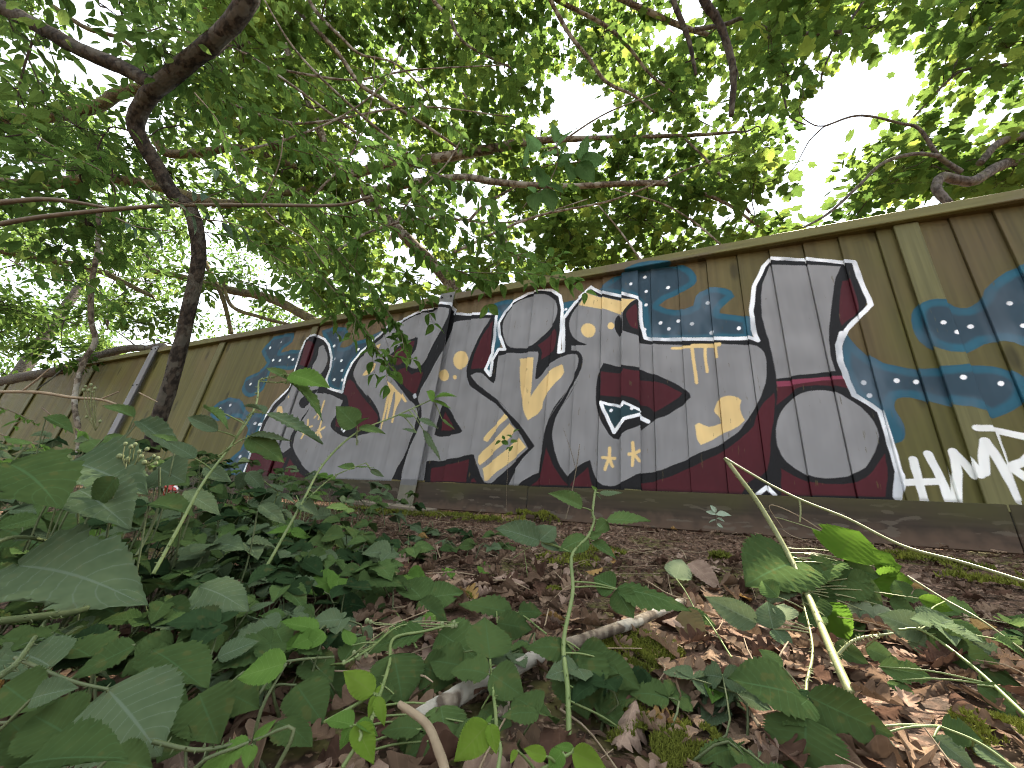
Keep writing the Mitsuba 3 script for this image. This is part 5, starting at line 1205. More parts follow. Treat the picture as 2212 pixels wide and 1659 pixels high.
CLUMP = {'slender': np.array([-423,7,237,-501,-39,353,-386,30,247,-421,-15,342,-346,61,271,-388,18,216,-319,30,187,-216,54,216,-352,31,354,-328,-23,278,-431,26,282,-229,31,211,-274,41,156,-445,31,161,-298,5,216,-351,24,153,-495,12,243,-467,-23,293,-296,60,143,-446,1,341,-241,58,269,-294,35,143,-366,-6,216,-357,61,222,-336,17,169,-413,69,208,-260,17,312,-372,-13,260,-345,0,336,-326,36,291,-326,-7,279,-296,54,123,-502,11,259,-331,18,372,-290,21,305,-467,30,181,-319,44,326,-394,31,219,-363,45,164,-218,38,300,-267,0,278,-240,41,221,-327,72,258,-275,31,176,-360,77,190,-326,74,285]).reshape(-1, 3) / 100.0,
         'right': np.array([185,301,504,74,238,468,412,423,604,217,302,468,275,354,414,89,245,436,79,237,471,374,433,512,288,444,408,228,344,551,131,305,473,243,358,549,204,295,372,296,377,426,245,293,387,245,276,422,202,276,391,98,265,394,280,439,425,379,486,416,97,224,435,241,293,455,259,369,367,65,214,363,354,405,577,255,340,349,307,400,357,232,411,426,294,355,421,334,371,509,280,365,538,229,344,466,366,462,473,104,241,415,261,378,342,64,198,408,333,372,475,96,311,510,261,429,408,382,444,470,257,414,372,226,296,386,356,391,580,150,304,502,322,478,397,270,434,424,360,440,431,200,264,413,316,382,525,209,299,513,221,397,448,106,233,427,148,250,398,144,279,460,100,284,471,227,318,426,274,341,444,172,271,441,390,439,509,242,345,336,280,378,514,290,344,461,292,351,481,76,237,346,87,241,451,324,373,472,372,399,505,162,286,503,235,308,453,299,370,449,207,318,458,342,449,374,371,421,553,332,339,479,211,404,407,132,291,456,254,315,466,289,442,380,319,419,502,218,400,376,272,425,380,286,448,383,238,384,345,234,368,327,194,339,320,261,426,381,225,415,389,192,374,367,226,425,407,192,400,391,293,450,396,127,378,316,259,439,409,231,362,315,249,415,384,237,380,344,249,415,378,215,400,394,295,463,401,207,372,360,175,363,352,134,369,309,190,403,437,197,388,408,167,334,331,242,399,472,164,387,377,237,415,433,188,347,358,222,420,406,149,324,306,158,390,361,211,428,395,172,395,408,0,319,339,51,296,317,71,302,315,38,337,355,78,371,317,-20,375,322,46,320,357,67,324,334,43,334,292]).reshape(-1, 3) / 100.0,
         'mid': np.array([-227,323,472,128,532,657,-402,115,484,-351,183,341,103,322,625,-255,227,756,-194,237,428,-377,136,392,-461,379,421,-339,309,400,-237,213,325,-219,340,529,-307,220,700,-160,201,451,-380,197,273,-553,293,389,-277,247,603,-136,398,463,-34,304,512,-113,457,567,-314,337,582,147,490,774,-357,84,492,-436,91,541,-435,389,321,-23,235,571,-458,243,446,-379,217,798,-307,304,386,-81,356,313,-368,351,285,-159,334,695,-385,160,523,-182,356,336,77,539,653,-95,389,456,-174,284,517,-183,216,541,-378,144,456,123,387,682,-343,213,759,-60,457,696,-51,419,507,188,470,774,-438,153,479,-55,287,376,-332,211,487,-616,111,713,-12,306,503,-128,311,272,-75,275,545,-269,266,711,-547,203,501,29,350,405,-112,353,437,-548,273,507,-597,187,460,110,337,686,-575,196,655,-510,219,613,-66,324,716,-180,314,764,-223,374,388,105,498,772,-458,114,414,149,343,659,-334,246,807,-7,392,478,-400,149,579,-115,364,308,-665,97,811,-411,167,709,-417,356,312,-277,275,434,0,384,617,-219,360,332,-192,481,442,-488,267,593,-184,182,518,-491,200,568,-551,147,781,-155,292,436,-417,228,719,-196,318,700,-399,313,414,-361,275,414,-453,262,625,-60,340,698,-444,102,454,-172,294,380,-20,238,507,-311,211,423,-295,180,588,19,393,626,-369,140,568,-607,179,514,-232,219,548,34,339,577,-74,404,754,-415,119,641,-162,312,426,-361,104,485,1,313,463,-308,388,387,-329,313,551,-251,268,700,-278,230,466,-57,324,442,56,269,523,-507,173,502,73,347,479,-456,133,438,-360,282,703,14,467,671,-424,86,488,-413,213,827,-451,265,330,-378,300,561,-198,286,277,7,340,424,-561,151,551,-413,193,456,-239,401,623,-342,194,563,69,297,499,-39,513,442,189,483,823,-301,189,596,-281,284,269,-96,337,663,53,397,340,-63,340,600,-506,207,527,-591,252,507,-153,249,483,-252,315,590,-39,489,490,-109,320,720,-158,239,651,-200,349,739,-485,222,354,-233,294,245,-304,219,248,-355,172,588,-426,162,762,-150,318,395,114,483,796,-416,224,474,-93,329,700,86,316,658,-452,197,786,-74,423,490,-519,173,682,-374,269,592,158,412,735,-235,212,570,10,377,636,-265,253,823,-198,276,572,-192,448,548,-485,131,606,-523,118,717,-547,162,595,-147,366,392,-343,242,589,-386,397,313,-388,177,590,-113,405,392,-319,218,321,-458,228,357,-203,245,417,-103,312,744,-386,156,351,-248,271,334,-235,204,649,-458,363,407,-291,248,596,-113,315,317,43,337,603,-175,257,398,-473,207,497,-274,299,620,-220,408,476,102,433,512,-470,321,319,-147,211,538,-255,236,457,79,401,468,-491,323,393,25,400,440,-326,158,411,-589,213,620,-235,238,741,-341,236,717,-488,217,627,112,371,547,-138,335,455,-59,391,756,-313,351,390,-371,274,350,-117,199,543,-115,370,720,-316,340,472,-49,417,750,-41,358,379,-279,424,481,-316,189,342,-265,276,451,-307,140,605,-26,418,663,-293,413,344,-98,510,445,82,346,735,-380,346,332,-416,250,347,42,414,356,10,319,335,-113,417,377,-8,357,309,-49,370,376,-119,352,355,-64,379,401,-125,382,442,13,476,406,-104,299,297,-69,337,343,94,494,427,85,398,340,-22,386,416,-37,337,337,-142,379,450,-44,373,316,-113,291,316,-204,182,660,-277,24,719,380,325,899,59,238,576,305,370,598,299,321,632,-110,115,880,-275,91,536,310,369,723,-270,97,654,-224,181,643,-224,114,765,279,280,908,286,314,730,-65,98,733,-46,161,718,-94,159,543,-353,88,573,52,193,717,-203,113,762,-415,32,486,-59,169,546,81,231,712,225,215,776,266,325,553,123,195,965,-5,243,696,237,306,597,-319,68,637,359,272,861,241,256,676,-232,160,615,-316,66,682,-95,187,555,-265,33,835,230,331,682,-409,-31,614,-247,14,876,-313,77,770,8,194,729,368,356,768,288,356,654,45,180,762,-61,140,643,40,157,737]).reshape(-1, 3) / 100.0,
         'left': np.array([-506,212,853,-1195,158,462,-1081,160,691,-650,122,546,-541,286,387,-915,56,896,-630,378,459,-1141,181,239,-686,415,481,-596,224,431,-1163,241,271,-1155,-41,939,-1275,58,458,-960,278,268,-519,367,459,-897,119,196,-1071,148,457,-522,343,350,-596,107,716,-610,418,588,-877,74,370,-767,-7,785,-1265,27,616,-402,188,594,-973,-29,552,-920,166,224,-1151,-53,833,-954,113,671,-778,194,608,-1032,87,619,-1065,-10,526,-1031,115,573,-719,326,395,-1229,-66,728,-808,52,338,-561,149,763,-1042,-50,715,-700,230,247,-525,178,705,-452,256,492,-1036,285,374,-1010,45,463,-1049,1,487,-1087,141,718,-634,160,577,-930,282,248,-1135,86,556,-558,125,791,-473,243,398,-649,99,392,-595,28,628,-730,157,380,-665,49,721,-718,131,834,-497,363,330,-792,89,904,-603,135,699,-807,249,465,-924,85,231,-942,265,456,-1003,254,557,-774,208,863,-613,131,605,-1014,168,619,-787,189,356,-672,133,731,-607,76,846,-754,328,526,-890,108,396,-996,109,277,-661,181,797,-743,66,880,-922,54,527,-720,114,784,-1110,-9,808,-871,275,381,-439,187,434,-557,257,888,-1058,-93,778,-472,198,471,-1111,-16,655,-944,143,367,-707,136,985,-468,172,636,-689,330,494,-1029,166,618,-675,194,434,-979,-40,592,-671,161,325,-613,231,298,-1113,-73,832,-695,-10,674,-1025,-21,956,-790,122,229,-779,195,190,-1323,142,312,-542,222,832,-891,101,558,-607,152,414,-675,207,692,-882,127,938,-735,410,395,-1128,137,633,-1003,325,274,-840,162,522,-931,42,597,-777,169,893,-1096,-101,787,-1236,-93,1036,-793,209,266,-835,207,628,-759,162,293,-1277,133,482,-1180,173,467,-546,184,912,-937,-42,830,-447,213,594,-1003,43,542,-1191,-136,866,-1193,1,599,-952,77,948,-844,158,238,-909,273,346,-988,-21,631,-933,72,631,-755,131,215,-613,257,778,-750,101,660,-1092,86,417,-993,-79,698,-1152,-26,820,-1113,-30,996,-524,376,342,-615,352,517,-811,281,625,-656,374,437,-1111,-28,833,-713,181,613,-560,344,460,-892,-6,697,-1207,203,478,-512,175,640,-696,260,276,-1102,98,608,-908,-3,947,-592,63,766,-630,127,423,-962,65,585,-519,367,434,-857,119,1001]).reshape(-1, 3) / 100.0,
         'far': np.array([-1855,540,701,-1295,538,445,-2720,170,752,-1489,677,909,-1621,906,675,-2165,612,644,-1598,327,446,-2320,149,960,-2741,160,688,-2537,275,1047,-2128,284,566,-1091,764,670,-1900,358,381,-1284,747,631,-1014,877,718,-1339,488,911,-1864,19,631,-1323,383,676,-2833,66,1026,-1691,254,414,-2727,212,591,-1783,209,540,-1235,595,1017,-1143,756,1070,-2068,668,535,-1951,517,804,-1698,683,1029,-1603,371,806,-1713,365,615,-857,649,843,-1614,260,718,-1199,747,667,-2827,302,639,-1668,253,825,-2464,214,656,-1664,698,663,-1718,268,617,-1974,146,652,-1498,609,986,-1297,837,879,-1842,89,601,-1702,420,757,-2025,300,438,-1054,473,814,-2093,385,1002,-2498,114,728,-1412,342,768,-1802,513,1105,-1497,940,750,-2193,196,803,-1384,788,992,-1433,355,848,-1582,332,478,-1689,442,373,-1921,588,554,-2076,378,1141,-2476,143,900,-1416,704,629,-2754,244,867,-948,659,844,-2127,206,701,-1611,339,298,-1655,276,886,-1346,545,1036,-1608,531,656,-1335,416,757,-1492,645,1109,-1631,296,780,-1902,577,504,-2393,175,1037,-2128,534,768,-1397,911,868,-1641,591,439,-1705,252,531,-2277,551,789,-907,671,537,-1880,650,860,-2059,186,405,-1031,536,893,-2354,291,423,-1330,481,976,-1747,473,897,-2511,69,953,-2160,423,424,-1776,441,1042,-2369,527,617,-2287,181,587,-2804,46,997,-897,675,625,-793,615,668,-1411,782,669,-2438,490,614,-1253,601,1133,-2934,99,955,-1857,328,518,-1764,472,592,-2340,93,909,-1277,724,1031,-1633,542,883,-1283,911,899,-881,653,932,-1186,806,1371,-1420,331,414,-1376,351,416,-942,525,887,-1651,527,786,-2301,515,670,-1596,708,936,-1663,647,1219,-2660,343,373]).reshape(-1, 3) / 100.0}
# slender tree in front of the fence
CL = CLUMP['slender']
tree('slender_tree', 'slender tree with a crooked dark trunk in front of the fence at the left', ([(-2.755,1.22,0.335),(-2.72,1.173,0.519),(-2.677,1.134,0.695),(-2.628,1.074,0.923),(-2.567,0.983,1.227),(-2.524,0.911,1.422),(-2.508,0.783,1.605),(-2.567,0.707,1.651),(-2.602,0.583,1.772),(-2.62,0.492,1.845),(-2.615,0.442,1.903),(-2.516,0.409,1.973),(-2.392,0.399,2.02),(-2.168,0.4,2.123),(-1.985,0.399,2.189),(-1.826,0.377,2.27),(-1.721,0.329,2.355),(-1.589,0.242,2.419)], [0.040, 0.038, 0.036, 0.036, 0.036, 0.038, 0.040, 0.042, 0.044, 0.042]),
     [([(-2.404,0.397,2.012),(-2.572,0.296,2.1),(-2.809,0.161,2.188),(-3.026,0.026,2.295),(-3.226,-0.094,2.391),(-3.493,-0.265,2.524)], [0.036, 0.036, 0.038])],
     CL, OVATE, 0.080, 64, 0.26, 0.45, 'bark_dark', 'canopy_left', droop=0.6)

tree('maple_tree', 'maple behind the fence at the right with a curling grey limb over the rail', ([(3.6, 4.4, 0.2), (3.5, 4.3, 1.6), (3.2, 4.1, 2.6), (3.2, 3.9, 4.2), (3.0, 3.6, 6.0)], [0.12, 0.10, 0.08, 0.06]),
     [([(3.182,4.125,3.808),(2.438,3.516,3.295),(2.183,3.354,3.117),(1.952,3.219,2.906),(1.851,3.175,2.894),(1.73,3.111,2.9),(1.665,3.083,2.767),(1.707,3.104,2.64)], [0.045, 0.038, 0.034, 0.032, 0.027]), ([(3.001,3.868,3.905),(2.45,3.444,3.46),(2.195,3.283,3.276),(2.025,3.235,3.074)], [0.03, 0.024]), ([(1.861,3.153,2.95),(1.718,3.039,3.039),(1.608,2.908,3.2),(1.488,2.836,3.225),(1.215,2.692,3.245),(0.977,2.621,3.146)], [0.020, 0.013, 0.008, 0.006]),
      ([(1.718,3.039,3.039),(1.53,2.913,2.982),(1.301,2.803,2.848),(1.142,2.8,2.69),(0.933,2.793,2.487),(0.757,2.762,2.369)], [0.014, 0.012, 0.010, 0.007]), ([(2.867,3.422,4.19),(2.488,3.217,3.972),(2.141,3.081,3.898),(1.972,3.038,3.812),(1.679,3.044,3.497)], [0.016, 0.013, 0.010, 0.007]), ([(1.606,2.638,4.777),(1.476,2.681,4.554),(1.243,2.733,4.204),(1.122,2.786,3.968),(1.11,2.84,3.842)], [0.014, 0.010, 0.006]),
      ([(2.232,3.166,4.829),(1.819,3.033,4.681),(1.323,2.856,4.537),(0.953,2.699,4.481),(0.771,2.602,4.496),(0.593,2.484,4.559),(0.442,2.441,4.493),(0.192,2.352,4.419)], [0.012, 0.017, 0.016, 0.020]), ([(2.27,3.002,4.197),(2.064,2.974,4.042),(1.972,3.038,3.812)], [0.010, 0.008]), ([(0.762,2.611,4.469),(0.82,2.741,4.256),(0.859,2.863,4.041),(0.898,2.985,3.826),(1.022,3.075,3.768)], [0.012, 0.009, 0.006])],
     CLUMP['right'], LOBED, 0.098, 30, 0.32, 0.4, 'bark_grey', 'canopy_maple', twig_r=0.005)

tree('maple_tree', 'big maple behind the middle of the fence with a pale limb reaching right', ([(-2.204,3.781,2.252),(-2.547,3.183,2.892),(-2.849,2.829,3.195),(-3.043,2.644,3.379),(-3.268,2.43,3.594),(-3.474,2.25,3.885),(-3.842,1.967,4.349),(-4.088,1.69,4.926),(-4.516,1.288,5.833)], [0.075, 0.066, 0.058, 0.050, 0.045, 0.035]),
     [([(-3.598,2.198,3.865),(-3.045,2.293,3.985),(-2.505,2.425,4.014),(-1.829,2.594,4.107),(-1.562,2.682,4.198),(-1.052,2.89,4.292),(0.042,3.279,4.357),(0.612,3.512,4.461)], [0.045, 0.062, 0.055, 0.042, 0.022, 0.012]), ([(-3.484,2.306,3.756),(-3.079,2.324,3.631),(-2.561,2.354,3.596),(-2.059,2.474,3.611),(-1.73,2.56,3.518),(-1.129,2.764,3.46),(-0.555,2.924,3.466),(-0.141,3.026,3.427),(0.106,3.163,3.397),(0.368,3.249,3.234),(0.626,3.454,3.072)], [0.045, 0.042, 0.036, 0.030, 0.028, 0.018, 0.010]),
      ([(-3.602,0.929,5.499),(-3.448,1.168,5.159),(-3.211,1.4,4.919),(-3.029,1.559,4.775),(-2.702,1.745,4.725),(-2.407,2.008,4.478)], [0.022, 0.018, 0.012, 0.008]), ([(-2.446,1.549,5.908),(-2.386,1.709,5.634),(-2.244,1.854,5.478),(-2.103,2.041,5.233),(-1.65,2.36,5.034)], [0.026, 0.020, 0.010]), ([(-3.628,1.089,5.138),(-3.419,1.287,4.939),(-3.225,1.486,4.725),(-3.051,1.69,4.477),(-2.733,1.93,4.305),(-2.376,2.2,4.11),(-2.198,2.432,4.062)], [0.024, 0.024, 0.022, 0.018, 0.014]),
      ([(-1.157,1.885,5.524),(-1.09,2.037,5.275),(-0.941,2.251,4.981),(-0.785,2.422,4.786),(-0.629,2.6,4.574),(-0.381,2.77,4.476),(-0.203,2.922,4.343)], [0.024, 0.020, 0.018, 0.010]), ([(-1.238,1.969,5.517),(-1.054,2.112,5.408),(-0.631,2.408,5.227),(-0.425,2.591,5.059),(-0.225,2.81,4.808),(-0.017,2.984,4.658)], [0.026, 0.022, 0.016, 0.008]), ([(-0.657,2.029,5.233),(-0.395,2.221,5.101),(0.109,2.553,4.93),(0.333,2.686,4.884)], [0.026, 0.028, 0.02]), ([(-2.112,2.737,3.26),(-1.918,2.736,3.462),(-1.59,2.794,3.681)], [0.016, 0.012]), ([(-1.568,2.972,2.824),(-1.721,2.783,3.062),(-1.831,2.693,3.389)], [0.02, 0.014]),
      ([(0.601,3.635,3.43),(0.296,3.301,3.811),(0.063,3.155,4.132)], [0.014, 0.010]), ([(-2.158,2.256,4.725),(-1.987,2.443,4.512),(-1.573,2.692,4.421)], [0.012, 0.008]), ([(-3.719,0.507,3.721),(-3.245,0.797,3.605),(-2.847,1.104,3.376),(-2.524,1.467,3.204),(-2.282,1.761,3.095)], [0.006, 0.010, 0.013]), ([(-3.072,0.658,4.076),(-2.826,0.98,3.656),(-2.511,1.388,3.384),(-2.167,1.785,3.164)], [0.006, 0.010, 0.013]), ([(-3.409,0.813,3.149),(-3.004,1.151,3.115),(-2.656,1.306,3.15),(-2.066,1.654,3.543),(-1.408,2.124,3.747)], [0.012, 0.010, 0.005]), ([(-2.976,0.981,3.499),(-2.496,1.296,3.592),(-2.045,1.523,3.838),(-1.377,1.931,4.184)], [0.010, 0.008, 0.004]), ([(-1.805,2.233,2.347),(-1.209,2.449,2.766),(-0.549,2.749,3.077),(0.118,2.992,3.513),(0.571,3.201,3.799)], [0.013, 0.010, 0.008, 0.004]), ([(-1.09,2.332,3.389),(-0.629,2.461,3.849),(-0.152,2.647,4.208)], [0.009, 0.004]), ([(-2.572,1.662,1.986),(-2.299,1.772,2.292),(-1.908,1.978,2.52),(-1.396,2.385,2.707),(-0.776,2.649,3.05)], [0.011, 0.009, 0.005]), ([(-2.234,1.918,2.308),(-2.075,1.855,2.604),(-1.828,1.908,3.003),(-1.715,1.921,3.347)], [0.009, 0.005]), ([(-0.318,3.041,2.452),(-0.53,2.883,2.816),(-0.722,2.772,3.103)], [0.009, 0.006]), ([(0.322,3.241,2.694),(0.082,3.115,2.965),(-0.177,3.01,3.168),(-0.573,2.862,3.324)], [0.009, 0.006]), ([(-3.172,1.041,2.663),(-2.858,1.206,2.896),(-2.514,1.349,3.209),(-2.247,1.418,3.594),(-2.142,1.393,4.01)], [0.010, 0.005]), ([(-2.685,1.475,2.514),(-2.465,1.503,2.938),(-2.367,1.451,3.401),(-2.368,1.329,3.909)], [0.009, 0.004])],
     CLUMP['mid'], LOBED, 0.098, 70, 0.36, 0.45, 'bark_pale', 'canopy_maple', twig_r=0.007)

tree('mossy_tree', 'leaning tree behind the left of the fence with long mossy limbs', ([(-11.307,1.272,0.867),(-10.848,0.794,2.086),(-9.983,0.346,3.157),(-9.119,0.135,3.985),(-8.11,0.216,4.352)], [0.20, 0.17, 0.13, 0.10]),
     [([(-8.109,0.209,4.368),(-7.639,0.34,4.327),(-6.976,0.553,4.314),(-6.42,0.743,4.493),(-6.174,0.785,4.66),(-5.877,0.883,4.762),(-5.506,1.063,4.771),(-5.089,1.333,4.638),(-4.771,1.603,4.401),(-4.44,1.828,4.273),(-3.754,2.231,4.142)], [0.060, 0.068, 0.068, 0.062, 0.055, 0.04]), ([(-8.366,0.602,3.79),(-7.508,0.919,3.761),(-6.774,1.122,3.841),(-6.088,1.461,3.844),(-5.202,1.868,3.655),(-4.567,2.096,3.835),(-3.933,2.324,4.015)], [0.07, 0.065, 0.055, 0.04]), ([(-7.7,2.372,3.57),(-7.018,2.539,3.418),(-6.118,2.742,3.164),(-5.538,2.846,3.039),(-5.062,2.922,2.866),(-4.369,3.066,2.52)], [0.04, 0.055, 0.06, 0.06]),
      ([(-5.779,2.458,3.093),(-5.588,2.613,2.713),(-5.164,2.77,2.57),(-4.643,2.959,2.461)], [0.022, 0.024, 0.022]), ([(-6.288,0.024,5.118),(-5.942,0.288,4.925),(-5.574,0.509,4.843),(-5.288,0.797,4.536)], [0.026, 0.022, 0.016]), ([(-5.765,1.2,4.216),(-5.674,1.313,4.074),(-5.315,1.47,4.117),(-4.85,1.649,4.224),(-4.25,2.009,4.093)], [0.05, 0.05, 0.035]), ([(-5.131,0.628,5.561),(-4.703,0.909,5.417),(-4.387,1.233,5.064),(-4.121,1.537,4.706)], [0.02, 0.018, 0.012]), ([(-10.137,1.131,3.641),(-9.286,1.599,3.545),(-8.431,1.948,3.446),(-7.37,2.417,3.055)], [0.06, 0.05, 0.03]), ([(-6.206,2.337,3.413),(-5.9,2.605,2.914),(-5.715,2.813,2.417)], [0.03, 0.026])],
     CLUMP['left'], OVATE, 0.115, 150, 0.42, 0.5, 'bark_moss', 'canopy_left', twig_r=0.008)

tree('far_tree', 'distant pale green tree beyond the far left end of the fence', ([(-16, 3.5, 0.2), (-16, 3.6, 3), (-15.6, 3.6, 7)], [0.2, 0.16, 0.08]), [], CLUMP['far'][0::3], OVATE, 0.16, 110, 0.9, 0.6, 'bark_grey', 'canopy_far', twig_r=0.012, group=None)
tree('far_tree', 'hazy green tree in the wood behind the slender trunk', ([(-11, 8.5, 0.2), (-11, 8.6, 3), (-10.6, 8.4, 8)], [0.22, 0.18, 0.08]), [], CLUMP['far'][1::3], OVATE, 0.16, 110, 0.9, 0.6, 'bark_grey', 'canopy_far', twig_r=0.012)
tree('far_tree', 'light green tree rising behind the fence between the slender trunk and the first letter', ([(-6.5, 9.5, 0.2), (-6.5, 9.6, 3), (-6.4, 9.4, 8)], [0.2, 0.17, 0.08]), [], CLUMP['far'][2::3], OVATE, 0.16, 110, 0.9, 0.6, 'bark_grey', 'canopy_far', twig_r=0.012)

# the log resting on the top rail, dead branches, climbers
branch('fallen_limb', 'grey dead limb lying along the top rail at the far left', 'fallen limb', [(-12.726,2.42,1.916),(-11.513,2.42,1.924),(-10.09,2.41,1.95),(-9.074,2.4,1.95),(-8.416,2.4,2.047),(-7.778,2.4,2.112),(-7.163,2.4,2.132),(-6.636,2.42,2.082)], [0.10, 0.095, 0.085, 0.07, 0.055, 0.04], 'bark_grey', 0.25, [([(-8.864,2.36,1.92),(-8.442,2.2,1.673),(-7.923,2,1.392)], [0.012, 0.008]), ([(-6.699,2.42,2.089),(-6.333,2.42,2.074),(-6.181,2.42,1.961)], [0.05, 0.045])], n=12, freq=9)
branch('dead_climber', 'thin dead climber stem hanging before the far left of the fence', 'dead climber', [(-3.49,0.667,1.846),(-3.521,0.785,1.568),(-3.561,0.846,1.398),(-3.584,0.915,1.23),(-3.587,0.966,1.12),(-3.572,1.021,1.02),(-3.583,1.026,0.874),(-3.568,1.048,0.716),(-3.45,1.059,0.561),(-3.369,1.097,0.437),(-3.312,1.144,0.272)], [0.013, 0.015, 0.016, 0.016, 0.014, 0.013], 'bark_pale', 0.3, freq=20)
branch('dead_branch', 'thick dark dead branch hanging down from above, to the right of its shorter neighbour', 'dead branch', [(0.15,1.432,3.254),(0.191,1.52,3.112),(0.263,1.61,2.999),(0.308,1.708,2.841),(0.317,1.777,2.705),(0.291,1.856,2.514)], [0.024, 0.024, 0.021, 0.019, 0.014], 'bark_dark', 0.3, [([(0.304,1.698,2.857),(0.336,1.745,2.741),(0.339,1.758,2.665)], [0.006, 0.003])], freq=30)
branch('dead_branch', 'shorter dark dead branch hanging from above, left of the thick one', 'dead branch', [(0.003,1.368,3.236),(0.029,1.449,3.093),(0.052,1.498,3.015),(0.093,1.574,2.898),(0.12,1.678,2.708)], [0.017, 0.016, 0.015, 0.008], 'bark_dark', 0.3, freq=30)
branch('bare_twig', 'long straight bare twig crossing the crooked trunk from the left edge', 'twig', [(-2.366,0.222,0.895),(-2.273,0.256,0.92),(-2.117,0.312,0.963),(-1.859,0.413,1.02),(-1.675,0.504,1.07),(-1.443,0.63,1.123),(-1.227,0.765,1.19),(-1.106,0.805,1.234)], [0.0095, 0.0085, 0.0070, 0.0062, 0.0055], 'stem_brown', 0.12, [([(-1.454,0.626,1.121),(-1.41,0.613,1.195),(-1.371,0.588,1.286),(-1.354,0.554,1.375)], [0.003, 0.002]), ([(-1.447,0.63,1.119),(-1.395,0.679,1.07),(-1.304,0.749,1.018),(-1.247,0.812,0.946)], [0.003, 0.002])], freq=30)
branch('bare_twig', 'short bare twig above the long one at the left edge', 'twig', [(-2.484,0.213,1.044),(-2.419,0.24,1.057),(-2.265,0.301,1.087),(-2.145,0.359,1.09),(-2.011,0.43,1.082)], [0.011, 0.010, 0.007, 0.005], 'stem_brown', 0.15, freq=30)
branch('bare_twig', 'forked bare twig in front of the far left boards', 'twig', [(-1.9,0.381,0.283),(-1.756,0.444,0.299),(-1.662,0.492,0.297),(-1.585,0.528,0.3),(-1.545,0.552,0.293)], [0.005, 0.0042, 0.003], 'twig_tan', 0.12, [([(-1.585,0.528,0.301),(-1.536,0.54,0.327)], [0.0028, 0.0016]), ([(-1.795,0.427,0.294),(-1.75,0.431,0.333),(-1.713,0.433,0.367)], [0.003, 0.002]), ([(-1.482,0.565,0.331),(-1.435,0.597,0.312)], [0.002, 0.0015])], freq=30)


def spray(label, twigs, name='leafy_spray', size=0.05, step=0.028, mats=('leaf_spray',), seed=1, droop=0.5, width=0.5, r=0.0028, every=5, cat='leafy branch', side_len=0.13):
    """A leafy branch: its twigs as the stem, paired ovate leaves along every twig and side twig, each a part of its own."""
    t = thing(name, label, cat)
    q = np.random.default_rng(seed)
    mb = MB()
    for pts in twigs:
        mb.add(*tube(pts, [r, r * 0.5], n=6, seg=40))
        length = np.linalg.norm(np.diff(spline(pts, 60), axis=0), axis=1).sum()
        n = max(3, int(length / step))
        p = spline(pts, n)
        d = np.gradient(p, axis=0)
        for i in range(1, n):
            ax = unit(d[i])
            runs = [(p[i], ax)]
            if side_len and i % every == 0 and i < n - 1:
                sd = unit(np.cross(ax, [0, 0, 1]) * (1 if (i // every) % 2 else -1) + ax * 0.6 + [0, 0, -0.45] + q.normal(0, 0.25, 3))
                L = side_len * q.uniform(0.6, 1.2)
                sp = [p[i], p[i] + sd * L * 0.5 + [0, 0, -0.004], p[i] + sd * L + [0, 0, -0.02]]
                mb.add(*tube(sp, [r * 0.5, r * 0.3], n=5, seg=8))
                runs += [(a, sd) for a in spline(sp, max(3, int(L / step)))[1:]]
            for a, axx in runs:
                for sgn in (-1, 1):
                    if q.random() < 0.12:
                        continue
                    side = unit(np.cross(axx, [0, 0, 1]) + q.normal(0, 0.2, 3)) * sgn
                    dr_ = unit(side * 0.9 + axx * 0.65 + [0, 0, -droop] + q.normal(0, 0.28, 3))
                    s = size * q.uniform(0.65, 1.2)
                    b = a + dr_ * 0.004
                    up = unit([0, -0.2, 1] + q.normal(0, 0.35, 3))
                    part(t, 'leaf', leaf_shape(SPRAY[q.integers(4)], frame(b, b + dr_ * s, up, s * width * q.uniform(0.85, 1.15)), mats[q.integers(len(mats))]))
    part(t, 'twig', mb.ply('stem_brown'))
    return t


spray('leafy branch hanging down over the first maroon letter', [[(-1.509,0.83,1.145),(-1.428,0.925,1.03),(-1.323,0.994,0.917),(-1.248,1.05,0.827),(-1.185,1.1,0.738),(-1.109,1.155,0.652)], [(-1.469,0.951,1.059),(-1.418,1,1.011),(-1.294,1.089,0.952),(-1.224,1.146,0.906)], [(-1.185,1.1,0.738),(-1.118,1.146,0.711),(-1.05,1.18,0.711)]], seed=3, step=0.030, size=0.064, every=4)
spray('leafy branch hanging over the top rail above the grey dot of the lettering', [[(-1.171,1.106,1.299),(-1.079,1.183,1.233),(-0.966,1.255,1.198),(-0.83,1.319,1.205),(-0.694,1.379,1.221),(-0.54,1.456,1.22),(-0.473,1.494,1.209)], [(-0.966,1.255,1.198),(-0.89,1.302,1.178),(-0.794,1.354,1.17)], [(-0.83,1.319,1.205),(-0.768,1.319,1.27),(-0.668,1.349,1.311)]], seed=4, step=0.034, size=0.072, every=5)
spray('leafy branch sweeping from the trunk towards the middle of the picture above the rail', [[(-1.935,0.55,1.671),(-1.789,0.662,1.535),(-1.616,0.76,1.434),(-1.473,0.877,1.338),(-1.367,0.977,1.238),(-1.3,1.061,1.133)], [(-1.726,0.695,1.837),(-1.593,0.821,1.711),(-1.457,0.929,1.626),(-1.321,1.037,1.54),(-1.184,1.136,1.475),(-1.067,1.227,1.408)], [(-1.473,0.877,1.338),(-1.36,0.935,1.333),(-1.212,1.018,1.313),(-1.105,1.11,1.232)]], seed=5, step=0.034, size=0.066, every=4)
spray('leafy branch with leaves in pairs before the pale limb', [[(-1.373,0.814,1.7),(-1.241,0.899,1.658),(-1.109,0.985,1.616),(-0.958,1.079,1.576),(-0.807,1.181,1.517)], [(-1.198,1.02,1.451),(-1.063,1.088,1.448),(-0.93,1.165,1.425),(-0.779,1.259,1.385)]], seed=6, step=0.036, size=0.070, every=5, mats=('leaf_spray', 'leaf_spray', 'leaf_mid'))
